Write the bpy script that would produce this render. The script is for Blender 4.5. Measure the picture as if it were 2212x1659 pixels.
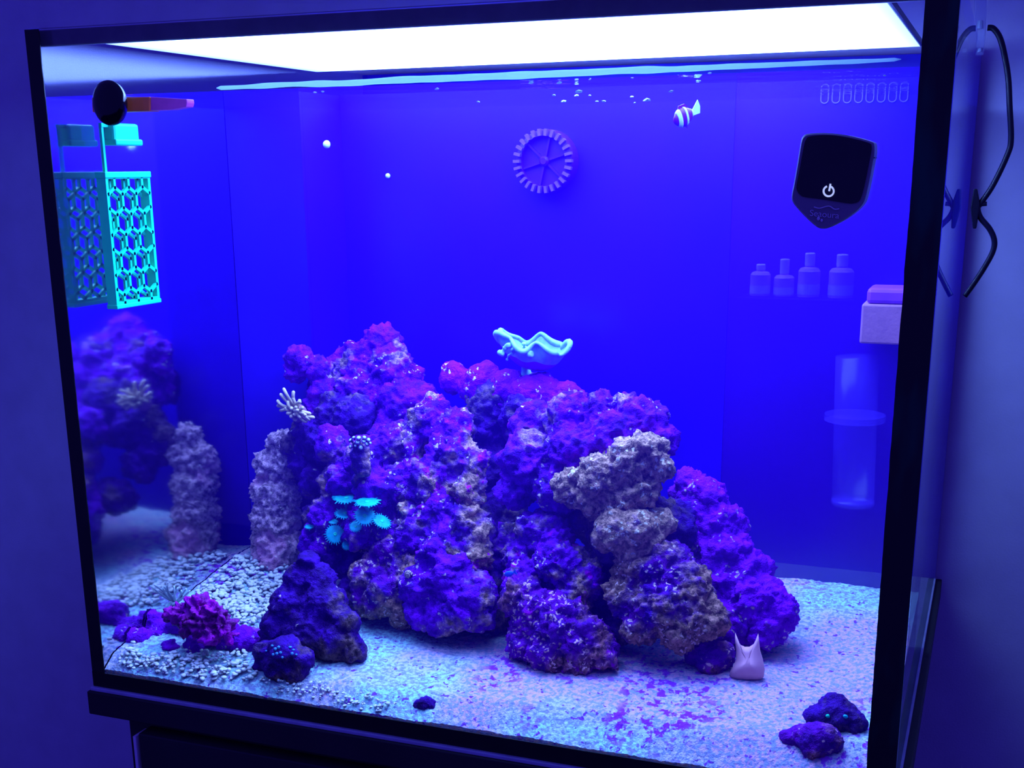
import bpy, bmesh, math, random
import numpy as np
from mathutils import Vector, Matrix, noise

for o in list(bpy.data.objects):
    bpy.data.objects.remove(o)
SC = bpy.context.scene
COL = SC.collection

# ------------------------------------------------------------------ camera
IW, IH = 2212.0, 1659.0
CAM = np.array([0.65664, -0.75809, 0.40264])
FW = np.array([-0.34947476, 0.89672575, -0.27157011])
RT = np.array([0.93259589, 0.36081725, -0.00870716])
UP = np.array([-0.09017925, 0.2563081, 0.96237927])
FPX, CX, CY = 2699.588, 1091.79, 1124.665
cam = bpy.data.cameras.new('camera')
cam.sensor_fit = 'HORIZONTAL'
cam.sensor_width = 36.0
cam.lens = FPX / IW * 36.0
cam.shift_x = (IW / 2 - CX) / IW
cam.shift_y = (CY - IH / 2) / IW
cam.clip_start = 0.01
cob = bpy.data.objects.new('camera', cam)
COL.objects.link(cob)
cob.matrix_world = Matrix(((RT[0], UP[0], -FW[0], CAM[0]), (RT[1], UP[1], -FW[1], CAM[1]), (RT[2], UP[2], -FW[2], CAM[2]), (0, 0, 0, 1)))
SC.camera = cob

# ------------------------------------------------------------------ world, lights, exposure
SC.view_settings.view_transform = 'Standard'
SC.view_settings.look = 'None'
SC.view_settings.exposure = 0.2
SC.view_settings.gamma = 1.0
SC.view_settings.use_curve_mapping = False
SC.cycles.transparent_max_bounces = 20
SC.cycles.max_bounces = 4
SC.cycles.diffuse_bounces = 1
SC.cycles.glossy_bounces = 3
SC.cycles.volume_bounces = 0
SC.cycles.use_adaptive_sampling = True
SC.cycles.adaptive_threshold = 0.03
SC.cycles.use_denoising = True
wd = bpy.data.worlds.new('dim_room')
SC.world = wd
wd.use_nodes = True
wd.node_tree.nodes['Background'].inputs[0].default_value = (0.07, 0.045, 1.0, 1)
wd.node_tree.nodes['Background'].inputs[1].default_value = 0.42
LED = (4.4, 8.4, 24.0)          # radiance of the LED panel in the light fixture

# ------------------------------------------------------------------ helpers


def P(px, py, Y):
    """world point that stands at depth Y behind the tank's front face"""
    d = FW + RT * (px - CX) / FPX - UP * (py - CY) / FPX
    return CAM + d * (Y - CAM[1]) / d[1]


def M(px, Y):
    """a length read in pixels, in metres at depth Y"""
    q = P(900, 800, Y)
    return px * float((q - CAM) @ FW) / FPX


def node(nt, t, **kw):
    n = nt.nodes.new(t)
    for k, v in kw.items():
        setattr(n, k, v)
    return n


def mat(name):
    m = bpy.data.materials.new(name)
    m.use_nodes = True
    nt = m.node_tree
    nt.nodes.clear()
    out = node(nt, 'ShaderNodeOutputMaterial')
    return m, nt, out


def plain(name, col, rough=0.6, spec=0.3, emit=None, es=0.0, vary=0.15, vscale=60, bump=0.0, bscale=300, metal=0.0):
    """a plain surface with a little procedural unevenness of its own colour"""
    m, nt, out = mat(name)
    b = node(nt, 'ShaderNodeBsdfPrincipled')
    tc = node(nt, 'ShaderNodeTexCoord')
    n = node(nt, 'ShaderNodeTexNoise'); n.inputs['Scale'].default_value = vscale; n.inputs['Detail'].default_value = 4
    nt.links.new(tc.outputs['Object'], n.inputs['Vector'])
    r = node(nt, 'ShaderNodeValToRGB')
    r.color_ramp.elements[0].position = 0.3; r.color_ramp.elements[1].position = 0.7
    r.color_ramp.elements[0].color = tuple(c * (1 - vary) for c in col) + (1,)
    r.color_ramp.elements[1].color = tuple(min(1, c * (1 + vary)) for c in col) + (1,)
    nt.links.new(n.outputs['Fac'], r.inputs['Fac'])
    nt.links.new(r.outputs['Color'], b.inputs['Base Color'])
    b.inputs['Roughness'].default_value = rough
    b.inputs['Specular IOR Level'].default_value = spec
    b.inputs['Metallic'].default_value = metal
    if emit:
        b.inputs['Emission Color'].default_value = tuple(emit) + (1,)
        b.inputs['Emission Strength'].default_value = es
        m.cycles.emission_sampling = 'NONE'
    if bump:
        n2 = node(nt, 'ShaderNodeTexNoise'); n2.inputs['Scale'].default_value = bscale; n2.inputs['Detail'].default_value = 5
        nt.links.new(tc.outputs['Object'], n2.inputs['Vector'])
        bp = node(nt, 'ShaderNodeBump'); bp.inputs['Strength'].default_value = bump; bp.inputs['Distance'].default_value = 0.004
        nt.links.new(n2.outputs['Fac'], bp.inputs['Height']); nt.links.new(bp.outputs['Normal'], b.inputs['Normal'])
    nt.links.new(b.outputs[0], out.inputs[0])
    return m


def glass(name, tint=(0.94, 0.94, 1.0), lo=0.03, hi=0.75, f0=0.35, f1=0.95, rough=0.0, wet=None, mirror=(1, 1, 1)):
    """thin pane: clear straight on, more and more of a mirror towards grazing"""
    m, nt, out = mat(name)
    t = node(nt, 'ShaderNodeBsdfTransparent'); t.inputs[0].default_value = tuple(tint) + (1,)
    g = node(nt, 'ShaderNodeBsdfGlossy'); g.inputs['Roughness'].default_value = rough
    g.inputs['Color'].default_value = tuple(mirror) + (1,)
    lw = node(nt, 'ShaderNodeLayerWeight')
    mr = node(nt, 'ShaderNodeMapRange', interpolation_type='SMOOTHSTEP')
    mr.inputs['From Min'].default_value = f0; mr.inputs['From Max'].default_value = f1
    mr.inputs['To Min'].default_value = lo; mr.inputs['To Max'].default_value = hi
    mx = node(nt, 'ShaderNodeMixShader')
    nt.links.new(lw.outputs['Facing'], mr.inputs['Value'])
    fac = mr.outputs[0]
    if wet:            # water against the pane reflects totally from inside; above the water it is an ordinary pane
        ge = node(nt, 'ShaderNodeNewGeometry'); sx = node(nt, 'ShaderNodeSeparateXYZ'); nt.links.new(ge.outputs['Position'], sx.inputs[0])
        lt = node(nt, 'ShaderNodeMath', operation='LESS_THAN'); lt.inputs[1].default_value = wet; nt.links.new(sx.outputs['Z'], lt.inputs[0])
        mu = node(nt, 'ShaderNodeMath', operation='MULTIPLY'); nt.links.new(lt.outputs[0], mu.inputs[0]); nt.links.new(fac, mu.inputs[1])
        ma = node(nt, 'ShaderNodeMath', operation='MAXIMUM'); ma.inputs[1].default_value = lo; nt.links.new(mu.outputs[0], ma.inputs[0])
        fac = ma.outputs[0]
    nt.links.new(fac, mx.inputs[0]); nt.links.new(t.outputs[0], mx.inputs[1]); nt.links.new(g.outputs[0], mx.inputs[2])
    last = mx
    nt.links.new(last.outputs[0], out.inputs[0])
    return m


def translucent(name, col, opacity, rough=0.3):
    m, nt, out = mat(name)
    t = node(nt, 'ShaderNodeBsdfTransparent')
    b = node(nt, 'ShaderNodeBsdfPrincipled'); b.inputs['Base Color'].default_value = tuple(col) + (1,); b.inputs['Roughness'].default_value = rough
    mx = node(nt, 'ShaderNodeMixShader'); mx.inputs[0].default_value = opacity
    nt.links.new(t.outputs[0], mx.inputs[1]); nt.links.new(b.outputs[0], mx.inputs[2]); nt.links.new(mx.outputs[0], out.inputs[0])
    return m


def rockmat(name, growth, dark, stone, speck, w_growth=0.5, w_speck=0.55, sc=22.0, magenta=None):
    """live rock: encrusting algae over bare stone, with dark pits and pale worm tubes and shell bits"""
    m, nt, out = mat(name)
    L = nt.links.new
    tc = node(nt, 'ShaderNodeTexCoord')

    def nz(scale, detail=4, rough=0.62):
        n = node(nt, 'ShaderNodeTexNoise'); n.inputs['Scale'].default_value = scale
        n.inputs['Detail'].default_value = detail; n.inputs['Roughness'].default_value = rough
        L(tc.outputs['Object'], n.inputs['Vector'])
        return n

    def ramp(src, a, b, sock='Fac'):
        r = node(nt, 'ShaderNodeMapRange'); r.inputs['From Min'].default_value = a; r.inputs['From Max'].default_value = b
        L(src.outputs[sock], r.inputs['Value'])
        return r

    def mix(fac, c1, c2):
        x = node(nt, 'ShaderNodeMix', data_type='RGBA')
        L(fac.outputs[0], x.inputs[0])
        for s, c in ((6, c1), (7, c2)):
            if isinstance(c, tuple):
                x.inputs[s].default_value = c + (1,)
            else:
                L(c.outputs[2], x.inputs[s])
        return x

    n1 = nz(sc); n2 = nz(sc * 3.3); n3 = nz(sc * 9, 4, 0.7); n4 = nz(sc * 1.7)
    base = mix(ramp(n2, 0.38, 0.62), dark, growth)
    st = mix(ramp(n3, 0.40, 0.62), tuple(c * 0.22 for c in stone), stone)
    c = mix(ramp(n1, w_growth - 0.05, w_growth + 0.05), base, st)
    if magenta:
        c = mix(ramp(n4, 0.6, 0.64), c, magenta)
    # pale specks, gathered in clusters
    v = node(nt, 'ShaderNodeTexVoronoi'); v.inputs['Scale'].default_value = sc * 10; v.inputs['Randomness'].default_value = 1
    nn = node(nt, 'ShaderNodeTexNoise'); nn.inputs['Scale'].default_value = 180
    L(tc.outputs['Object'], nn.inputs['Vector'])
    va = node(nt, 'ShaderNodeVectorMath', operation='MULTIPLY_ADD'); va.inputs[1].default_value = (0.009,) * 3
    L(nn.outputs['Color'], va.inputs[0]); L(tc.outputs['Object'], va.inputs[2]); L(va.outputs[0], v.inputs['Vector'])
    sp = ramp(v, 0.36, 0.28, 'Distance')
    cl = ramp(nz(sc * 2.6, 3), w_speck, w_speck + 0.05)
    mm = node(nt, 'ShaderNodeMath', operation='MULTIPLY'); L(sp.outputs[0], mm.inputs[0]); L(cl.outputs[0], mm.inputs[1])
    c = mix(mm, c, speck)
    b = node(nt, 'ShaderNodeBsdfPrincipled'); b.inputs['Roughness'].default_value = 0.75; b.inputs['Specular IOR Level'].default_value = 0.15
    L(c.outputs[2], b.inputs['Base Color'])
    bp = node(nt, 'ShaderNodeBump'); bp.inputs['Strength'].default_value = 0.9; bp.inputs['Distance'].default_value = 0.004
    L(n3.outputs['Fac'], bp.inputs['Height']); L(bp.outputs['Normal'], b.inputs['Normal'])
    L(b.outputs[0], out.inputs[0])
    return m


def tag(o, label=None, cat=None, group=None, kind=None):
    if label: o['label'] = label
    if cat: o['category'] = cat
    if group: o['group'] = group
    if kind: o['kind'] = kind
    return o


def empty(name, loc, label, cat, group=None):
    o = bpy.data.objects.new(name, None)
    o.empty_display_size = 0.01
    COL.objects.link(o)
    o.location = Vector([float(c) for c in loc])
    return tag(o, label, cat, group)


def wloc(o):
    v = Vector((0, 0, 0))
    while o is not None:
        v += o.location
        o = o.parent
    return v


def put(name, me, material, parent=None, world=True, smooth=False):
    """link a mesh; world coordinates are moved to an origin at the base of the piece"""
    o = bpy.data.objects.new(name, me)
    COL.objects.link(o)
    if material:
        for m in (material if isinstance(material, (list, tuple)) else [material]):
            me.materials.append(m)
    if smooth:
        me.polygons.foreach_set('use_smooth', [True] * len(me.polygons))
    if world:
        n = len(me.vertices)
        a = np.empty(n * 3); me.vertices.foreach_get('co', a); a = a.reshape(-1, 3)
        b = np.array([(a[:, 0].min() + a[:, 0].max()) / 2, (a[:, 1].min() + a[:, 1].max()) / 2, a[:, 2].min()])
        me.vertices.foreach_set('co', (a - b).ravel()); me.update()
        o.location = Vector(b)
    if parent:
        if world:
            o.location -= wloc(parent)
        o.parent = parent
    return o


class MB:
    def __init__(s):
        s.v = []; s.f = []

    def add(s, vs, fs):
        k = len(s.v)
        s.v += [tuple(float(c) for c in v) for v in vs]
        s.f += [tuple(i + k for i in f) for f in fs]
        return s

    def box(s, a, b):
        x0, y0, z0 = a; x1, y1, z1 = b
        return s.add([(x0, y0, z0), (x1, y0, z0), (x1, y1, z0), (x0, y1, z0), (x0, y0, z1), (x1, y0, z1), (x1, y1, z1), (x0, y1, z1)],
                     [(0, 3, 2, 1), (4, 5, 6, 7), (0, 1, 5, 4), (1, 2, 6, 5), (2, 3, 7, 6), (3, 0, 4, 7)])

    def obox(s, c, ux, uy, uz):
        """box with centre c and three half-axis vectors"""
        c = np.array(c, float); ux = np.array(ux, float); uy = np.array(uy, float); uz = np.array(uz, float)
        vs = [c + ux * i + uy * j + uz * k for k in (-1, 1) for j in (-1, 1) for i in (-1, 1)]
        return s.add(vs, [(0, 2, 3, 1), (4, 5, 7, 6), (0, 1, 5, 4), (1, 3, 7, 5), (3, 2, 6, 7), (2, 0, 4, 6)])

    def tube(s, pts, rad, n=10, cap=True):
        pts = [np.array(p, float) for p in pts]
        rad = rad if hasattr(rad, '__len__') else [rad] * len(pts)
        rings = []
        prev = None
        for i, p in enumerate(pts):
            t = pts[min(i + 1, len(pts) - 1)] - pts[max(i - 1, 0)]
            t = t / (np.linalg.norm(t) + 1e-12)
            if prev is None:
                a = np.cross(t, [0.13, 0.31, 0.94])
                if np.linalg.norm(a) < 1e-3: a = np.cross(t, [1, 0, 0])
            else:
                a = prev - t * (prev @ t)
            a = a / (np.linalg.norm(a) + 1e-12); prev = a
            b = np.cross(t, a)
            rings.append([p + rad[i] * (math.cos(2 * math.pi * k / n) * a + math.sin(2 * math.pi * k / n) * b) for k in range(n)])
        vs = [v for r in rings for v in r]
        fs = []
        for i in range(len(pts) - 1):
            for k in range(n):
                fs.append((i * n + k, i * n + (k + 1) % n, (i + 1) * n + (k + 1) % n, (i + 1) * n + k))
        if cap:
            fs.append(tuple(range(n))[::-1]); m0 = (len(pts) - 1) * n
            fs.append(tuple(m0 + k for k in range(n)))
        return s.add(vs, fs)

    def lathe(s, prof, org=(0, 0, 0), axis='z', n=32):
        """profile of (radius, height) pairs turned about an axis through org"""
        org = np.array(org, float); vs = []; fs = []
        for r, h in prof:
            for k in range(n):
                a = 2 * math.pi * k / n
                u, w = r * math.cos(a), r * math.sin(a)
                vs.append(org + (np.array([u, w, h]) if axis == 'z' else np.array([u, h, w]) if axis == 'y' else np.array([h, u, w])))
        for i in range(len(prof) - 1):
            for k in range(n):
                fs.append((i * n + k, i * n + (k + 1) % n, (i + 1) * n + (k + 1) % n, (i + 1) * n + k))
        fs.append(tuple(range(n))[::-1]); fs.append(tuple((len(prof) - 1) * n + k for k in range(n)))
        return s.add(vs, fs)

    def prism(s, front, back):
        n = len(front)
        return s.add(list(front) + list(back), [tuple(range(n)), tuple(range(n, 2 * n))[::-1]] + [(i, i + n, (i + 1) % n + n, (i + 1) % n) for i in range(n)])

    def mesh(s, name, bevel=0.0, seg=2):
        me = bpy.data.meshes.new(name)
        me.from_pydata(s.v, [], s.f)
        bm = bmesh.new(); bm.from_mesh(me)
        bmesh.ops.recalc_face_normals(bm, faces=bm.faces)
        if bevel:
            bmesh.ops.bevel(bm, geom=list(bm.edges), offset=bevel, segments=seg, affect='EDGES', profile=0.5, clamp_overlap=True)
        bm.to_mesh(me); bm.free()
        me.update()
        return me

    def put(s, name, material, parent=None, bevel=0.0, smooth=False, world=True):
        return put(name, s.mesh(name, bevel), material, parent, world, smooth)


def spline(pts, n=8):
    pts = [np.array(p, float) for p in pts]
    out = []
    for i in range(len(pts) - 1):
        p0 = pts[max(i - 1, 0)]; p1 = pts[i]; p2 = pts[i + 1]; p3 = pts[min(i + 2, len(pts) - 1)]
        for k in range(n):
            t = k / n
            out.append(0.5 * ((2 * p1) + (-p0 + p2) * t + (2 * p0 - 5 * p1 + 4 * p2 - p3) * t * t + (-p0 + 3 * p1 - 3 * p2 + p3) * t ** 3))
    out.append(pts[-1])
    return out


ICO = {}


def ico(sub):
    if sub not in ICO:
        bm = bmesh.new(); bmesh.ops.create_icosphere(bm, subdivisions=sub, radius=1.0)
        ICO[sub] = (np.array([v.co[:] for v in bm.verts]), [tuple(v.index for v in f.verts) for f in bm.faces])
        bm.free()
    return ICO[sub]


def blobmesh(name, blobs, voxel=0.0019, seed=0, amp=0.006, freq=38.0, fine=0.0016, ridged=0.0, smooth_it=4, pits=0.0):
    """lumps grown together into one closed skin, then roughened along the normals"""
    mb = MB(); V, F = ico(3)
    rnd = np.random.RandomState(seed + 7)
    for c, r in blobs:
        r = np.array(r if hasattr(r, '__len__') else (r, r, r))
        mb.add(np.array(c) + V * r, F)
    me = bpy.data.meshes.new('tmp'); me.from_pydata(mb.v, [], mb.f)
    ob = bpy.data.objects.new('tmp', me); COL.objects.link(ob)
    md = ob.modifiers.new('r', 'REMESH'); md.mode = 'VOXEL'; md.voxel_size = voxel
    sm = ob.modifiers.new('s', 'SMOOTH'); sm.factor = 0.5; sm.iterations = smooth_it
    dg = bpy.context.evaluated_depsgraph_get()
    res = bpy.data.meshes.new_from_object(ob.evaluated_get(dg))
    bpy.data.objects.remove(ob); bpy.data.meshes.remove(me)
    n = len(res.vertices)
    co = np.empty(n * 3); res.vertices.foreach_get('co', co); co = co.reshape(-1, 3)
    nm = np.array([v.normal[:] for v in res.vertices])
    off = Vector((seed * 1.37, seed * 0.71, seed * 2.11))
    d = np.empty(n)
    for i in range(n):
        q = Vector(co[i]) + off
        h = amp * noise.fractal(q * freq, 0.9, 2.1, 4)
        h += fine * 1.5 * noise.fractal(q * 190.0, 0.55, 2.0, 3)
        h += amp * 0.55 * (0.45 - abs(noise.noise(q * freq * 1.9)) * 1.8)
        h += amp * 0.30 * (0.45 - abs(noise.noise(q * freq * 4.3)) * 1.8)
        if ridged:
            h += ridged * (0.5 - abs(noise.noise(q * freq * 1.6)) * 2)
        if pits:
            h -= pits * max(0.0, noise.noise(q * freq * 2.3) - 0.15)
        d[i] = h
    co = co + nm * d[:, None]
    res.vertices.foreach_set('co', co.ravel()); res.update()
    res.name = name
    return res


def rock(name, blobs, material, label, seed, cat='rock', base=None, **kw):
    if base:           # stand it on the sand at its foot
        dY = sand_Y(*base) + 0.004 - min(b[2] for b in blobs)
        blobs = [(x, y, Y + dY, r) for x, y, Y, r in blobs]
    bl = [(P(x, y, Y), M(r, Y)) for x, y, Y, r in blobs]
    me = blobmesh(name, bl, seed=seed, **kw)
    n = len(me.vertices)
    a = np.empty(n * 3); me.vertices.foreach_get('co', a); a = a.reshape(-1, 3)
    a[:, 0] = np.clip(a[:, 0], X0 + 0.0006, X1 - 0.0006)          # rocks rest against the panes, never in them
    a[:, 1] = np.clip(a[:, 1], Y0 + 0.0006, np.where(a[:, 0] < 0.0826, 0.2355, YB - 0.0006))
    a[:, 2] = np.maximum(a[:, 2], 0.004)
    me.vertices.foreach_set('co', a.ravel()); me.update()
    o = put(name, me, material, smooth=True)
    ROCKS.append((BVHTree.FromPolygons([v.co for v in o.data.vertices], [tuple(p.vertices) for p in o.data.polygons]), np.array(o.location)))
    return tag(o, label, cat)


# ------------------------------------------------------------------ materials
W, H, D = 0.6253, 0.5, 0.521
WATER_Z = 0.4545
M_wall = plain('painted_wall', (0.62, 0.58, 0.70), 0.9, 0.1, vary=0.05, vscale=25, bump=0.08, bscale=500)
M_floor = plain('dark_floor', (0.10, 0.08, 0.10), 0.6, 0.3)
M_black = plain('black_trim', (0.012, 0.012, 0.014), 0.35, 0.3)
M_blacksil = plain('black_silicone', (0.016, 0.016, 0.018), 0.4, 0.3)
M_cab = plain('dark_cabinet', (0.03, 0.028, 0.03), 0.55, 0.3, vscale=12, bump=0.05)
M_edge = plain('pale_edge_band', (0.96, 0.95, 0.85), 0.6)
M_glass = glass('clear_glass')
M_glass_left = glass('inner_mirror_glass', lo=0.05, hi=0.95, f0=0.28, f1=0.42, rough=0.07, tint=(0.8, 0.78, 1.0), wet=WATER_Z, mirror=(0.65, 0.65, 0.7))
M_glass_right = glass('side_glass', lo=0.05, hi=0.7, f0=0.35, f1=0.96)
M_bottomglass = plain('bluish_glass_edge', (0.55, 0.62, 0.66), 0.3, 0.5)
M_back = plain('blue_back_panel', (0.015, 0.0, 0.5), 0.35, 0.3, vary=0.25, vscale=9)
M_baffle = M_back
M_chamber = translucent('blue_tinted_acrylic', (0.03, 0.0, 0.36), 0.6)
M_brace = plain('smoked_brace', (0.10, 0.10, 0.12), 0.3, 0.4)

# ------------------------------------------------------------------ room
tag(MB().box((-3, 0.53, -0.85), (3, 0.63, 2.4)).put('wall_back', M_wall), kind='structure')
tag(MB().box((-3, -3, -0.90), (3, 0.53, -0.85)).put('floor', M_floor), kind='structure')

# ------------------------------------------------------------------ stand
st = empty('aquarium_stand', (0.31, 0.25, -0.85), 'dark cabinet stand with a thick top slab under the aquarium', 'cabinet')
MB().box((-0.003, -0.006, -0.0235), (0.632, 0.526, -0.0035)).put('top_slab', M_cab, st, bevel=0.001)
MB().box((0.027, 0.006, -0.85), (0.60, 0.52, -0.0235)).put('body', M_cab, st)
dr = MB().box((0.0475, -0.010, -0.83), (0.60, 0.006, -0.031)).put('door', M_cab, st, bevel=0.001)
MB().box((0.0425, -0.0105, -0.83), (0.0450, 0.006, -0.034)).put('edge_band', M_edge, dr)

# ------------------------------------------------------------------ tank
tk = empty('aquarium_tank', (W / 2, D / 2, -0.0035), 'rectangular glass aquarium with black corner seams on the dark stand', 'aquarium')
G = 0.006
MB().box((0, 0, 0), (W, G, H)).put('front_pane', M_glass, tk)
MB().box((0, G + 0.0002, 0), (G, D - G - 0.0002, H)).put('left_pane', M_glass_left, tk)
MB().box((W - G, G + 0.0002, 0), (W, D - G - 0.0002, H)).put('right_pane', M_glass_right, tk)
MB().box((0, D - G, 0), (W, D, H)).put('back_pane', M_back, tk)
MB().box((-0.001, -0.004, -0.0035), (W + 0.001, D, -0.0002)).put('bottom_glass', M_bottomglass, tk, bevel=0.0008)
tr = MB().box((0.0005, -0.0012, 0.0), (W - 0.0005, 0.0, 0.0125)); tr.put('base_trim', M_black, tk)
MB().box((G + 0.0003, G + 0.0002, 0.4885), (W - G - 0.0003, 0.0105, 0.4995)).put('top_brace', M_brace, tk, bevel=0.0008)


def seam(x0, x1, nm, material):
    vs = []; fs = []
    n = 90
    r = random.Random(int(x0 * 1000) + 5)
    for i in range(n + 1):
        z = 0.0005 + (H - 0.001) * i / n
        j = 0.0004 * noise.noise(Vector((z * 60, x0 * 9, 1))) + 0.0003 * noise.noise(Vector((z * 190, x0 * 9, 4)))
        a, b = (x0, x1 + j) if x0 < 0.3 else (x0 + j, x1)
        for y in (-0.0008, 0.0):
            vs += [(a, y, z), (b, y, z)]
    for i in range(n):
        k = i * 4
        for q in ((0, 1, 5, 4), (2, 6, 7, 3), (0, 4, 6, 2), (1, 3, 7, 5)):
            fs.append(tuple(k + e for e in q))
    fs += [(0, 2, 3, 1), (4 * n, 4 * n + 1, 4 * n + 3, 4 * n + 2)]
    return MB().add(vs, fs).put(nm, material, tk)


def seam_mat():
    m, nt, out = mat('right_seam_with_algae')
    tc = node(nt, 'ShaderNodeTexCoord'); mp = node(nt, 'ShaderNodeMapping'); mp.inputs['Scale'].default_value = (30, 30, 9)
    n = node(nt, 'ShaderNodeTexNoise'); n.inputs['Scale'].default_value = 1.0; n.inputs['Detail'].default_value = 3
    r = node(nt, 'ShaderNodeValToRGB')
    r.color_ramp.elements[0].position = 0.5; r.color_ramp.elements[0].color = (0.016, 0.016, 0.018, 1)
    r.color_ramp.elements[1].position = 0.62; r.color_ramp.elements[1].color = (0.006, 0.10, 0.05, 1)
    b = node(nt, 'ShaderNodeBsdfPrincipled'); b.inputs['Roughness'].default_value = 0.4; b.inputs['Specular IOR Level'].default_value = 0.3
    nt.links.new(tc.outputs['Object'], mp.inputs[0]); nt.links.new(mp.outputs[0], n.inputs['Vector'])
    nt.links.new(n.outputs['Fac'], r.inputs['Fac']); nt.links.new(r.outputs[0], b.inputs['Base Color']); nt.links.new(b.outputs[0], out.inputs[0])
    return m


seam(0.0004, 0.0125, 'corner_seam', M_blacksil)
tag(seam(0.6070, W - 0.0004, 'corner_seam', seam_mat()), 'black corner seam with patches of green algae')
# divider of the rear chamber
YB = 0.31
MB().box((G + 0.0005, YB, 0.002), (0.445, YB + 0.004, 0.468)).put('back_panel', M_back, tk)
MB().box((G + 0.0005, 0.236, 0.002), (0.082, 0.240, 0.4675)).put('corner_baffle', M_baffle, tk)
MB().box((0.078, 0.2402, 0.002), (0.082, YB - 0.0002, 0.4675)).put('corner_baffle', M_baffle, tk)
cp = MB().box((0.4452, YB, 0.002), (W - G - 0.0005, YB + 0.004, 0.4675)).put('overflow_panel', M_chamber, tk)
M_slot = plain('slot_rim', (0.12, 0.08, 0.8), 0.4)
for i in range(8):
    c = P(1782 + i * 24.5, 203 - i * 0.6, YB - 0.0005)
    w, h = 0.0030, 0.0072
    pts = []
    for k in range(21):
        a = 2 * math.pi * k / 20
        pts.append((c[0] + w * math.cos(a), c[1], c[2] + (h - w) * (1 if math.sin(a) > 0 else -1) * (abs(math.sin(a)) > 1e-9) + w * math.sin(a)))
    MB().tube(pts, 0.0005, 6, cap=False).put('overflow_slot', M_slot, cp)

# ------------------------------------------------------------------ LED light lying across the top
def led_mat():
    m, nt, out = mat('led_diffuser')
    e = node(nt, 'ShaderNodeEmission'); e.inputs[0].default_value = tuple(c / 24.0 for c in LED) + (1,); e.inputs[1].default_value = 24.0
    # fade of the glow towards both ends, painted into the diffuser's emission
    ge = node(nt, 'ShaderNodeNewGeometry'); sx = node(nt, 'ShaderNodeSeparateXYZ'); nt.links.new(ge.outputs['Position'], sx.inputs[0])
    ra = node(nt, 'ShaderNodeMapRange', interpolation_type='SMOOTHSTEP'); ra.inputs['From Min'].default_value = 0.0; ra.inputs['From Max'].default_value = 0.13
    rb = node(nt, 'ShaderNodeMapRange', interpolation_type='SMOOTHSTEP'); rb.inputs['From Min'].default_value = 0.60; rb.inputs['From Max'].default_value = 0.48
    nt.links.new(sx.outputs['X'], ra.inputs['Value']); nt.links.new(sx.outputs['X'], rb.inputs['Value'])
    mu = node(nt, 'ShaderNodeMath', operation='MULTIPLY'); nt.links.new(ra.outputs[0], mu.inputs[0]); nt.links.new(rb.outputs[0], mu.inputs[1])
    st_ = node(nt, 'ShaderNodeMapRange'); st_.inputs['To Min'].default_value = 24.0 * 0.09; st_.inputs['To Max'].default_value = 24.0 * 1.25
    nt.links.new(mu.outputs[0], st_.inputs['Value']); nt.links.new(st_.outputs[0], e.inputs[1])
    nt.links.new(e.outputs[0], out.inputs[0])
    return m


lf = empty('light_fixture', (0.297, 0.225, 0.4935), 'slim blue-white LED light panel lying across the tank top', 'light')
LX0, LX1, LY0, LY1 = 0.0155, 0.581, 0.066, 0.388
MB().add([(LX0, LY0, 0.495), (LX1, LY0 - 0.014, 0.495), (LX1, LY1 - 0.012, 0.495), (LX0, LY1, 0.495)], [(0, 3, 2, 1)]).put('diffuser', led_mat(), lf)
MB().prism([(LX0 - 0.002, LY0 - 0.002, 0.4955), (LX1 + 0.002, LY0 - 0.016, 0.4955), (LX1 + 0.002, LY1 - 0.010, 0.4955), (LX0 - 0.002, LY1 + 0.002, 0.4955)],
           [(LX0 - 0.002, LY0 - 0.002, 0.4995), (LX1 + 0.002, LY0 - 0.016, 0.4995), (LX1 + 0.002, LY1 - 0.010, 0.4995), (LX0 - 0.002, LY1 + 0.002, 0.4995)]).put('housing', M_black, lf)

# ------------------------------------------------------------------ sand bed
def sand_z(x, y):
    t = min(1, max(0, x / 0.6))
    front = 0.0175 + 0.0125 * t
    slope = 0.145 * (1 - t) ** 1.6 + 0.055 * t ** 1.5 + 0.02
    z = front + slope * y
    z -= (front - 0.011) * max(0.0, 1 - (y - 0.0066) / (0.013 + 0.018 * t)) ** 1.2
    if x < 0.2 and y > 0.2: z -= 0.12 * (y - 0.2) * (1 - x / 0.2)
    z += 0.0045 * noise.noise(Vector((x * 11, y * 13, 3.3))) * min(1, y / 0.05 + 0.25)
    z += 0.0012 * noise.noise(Vector((x * 60, y * 60, 1.3)))
    return z


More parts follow.
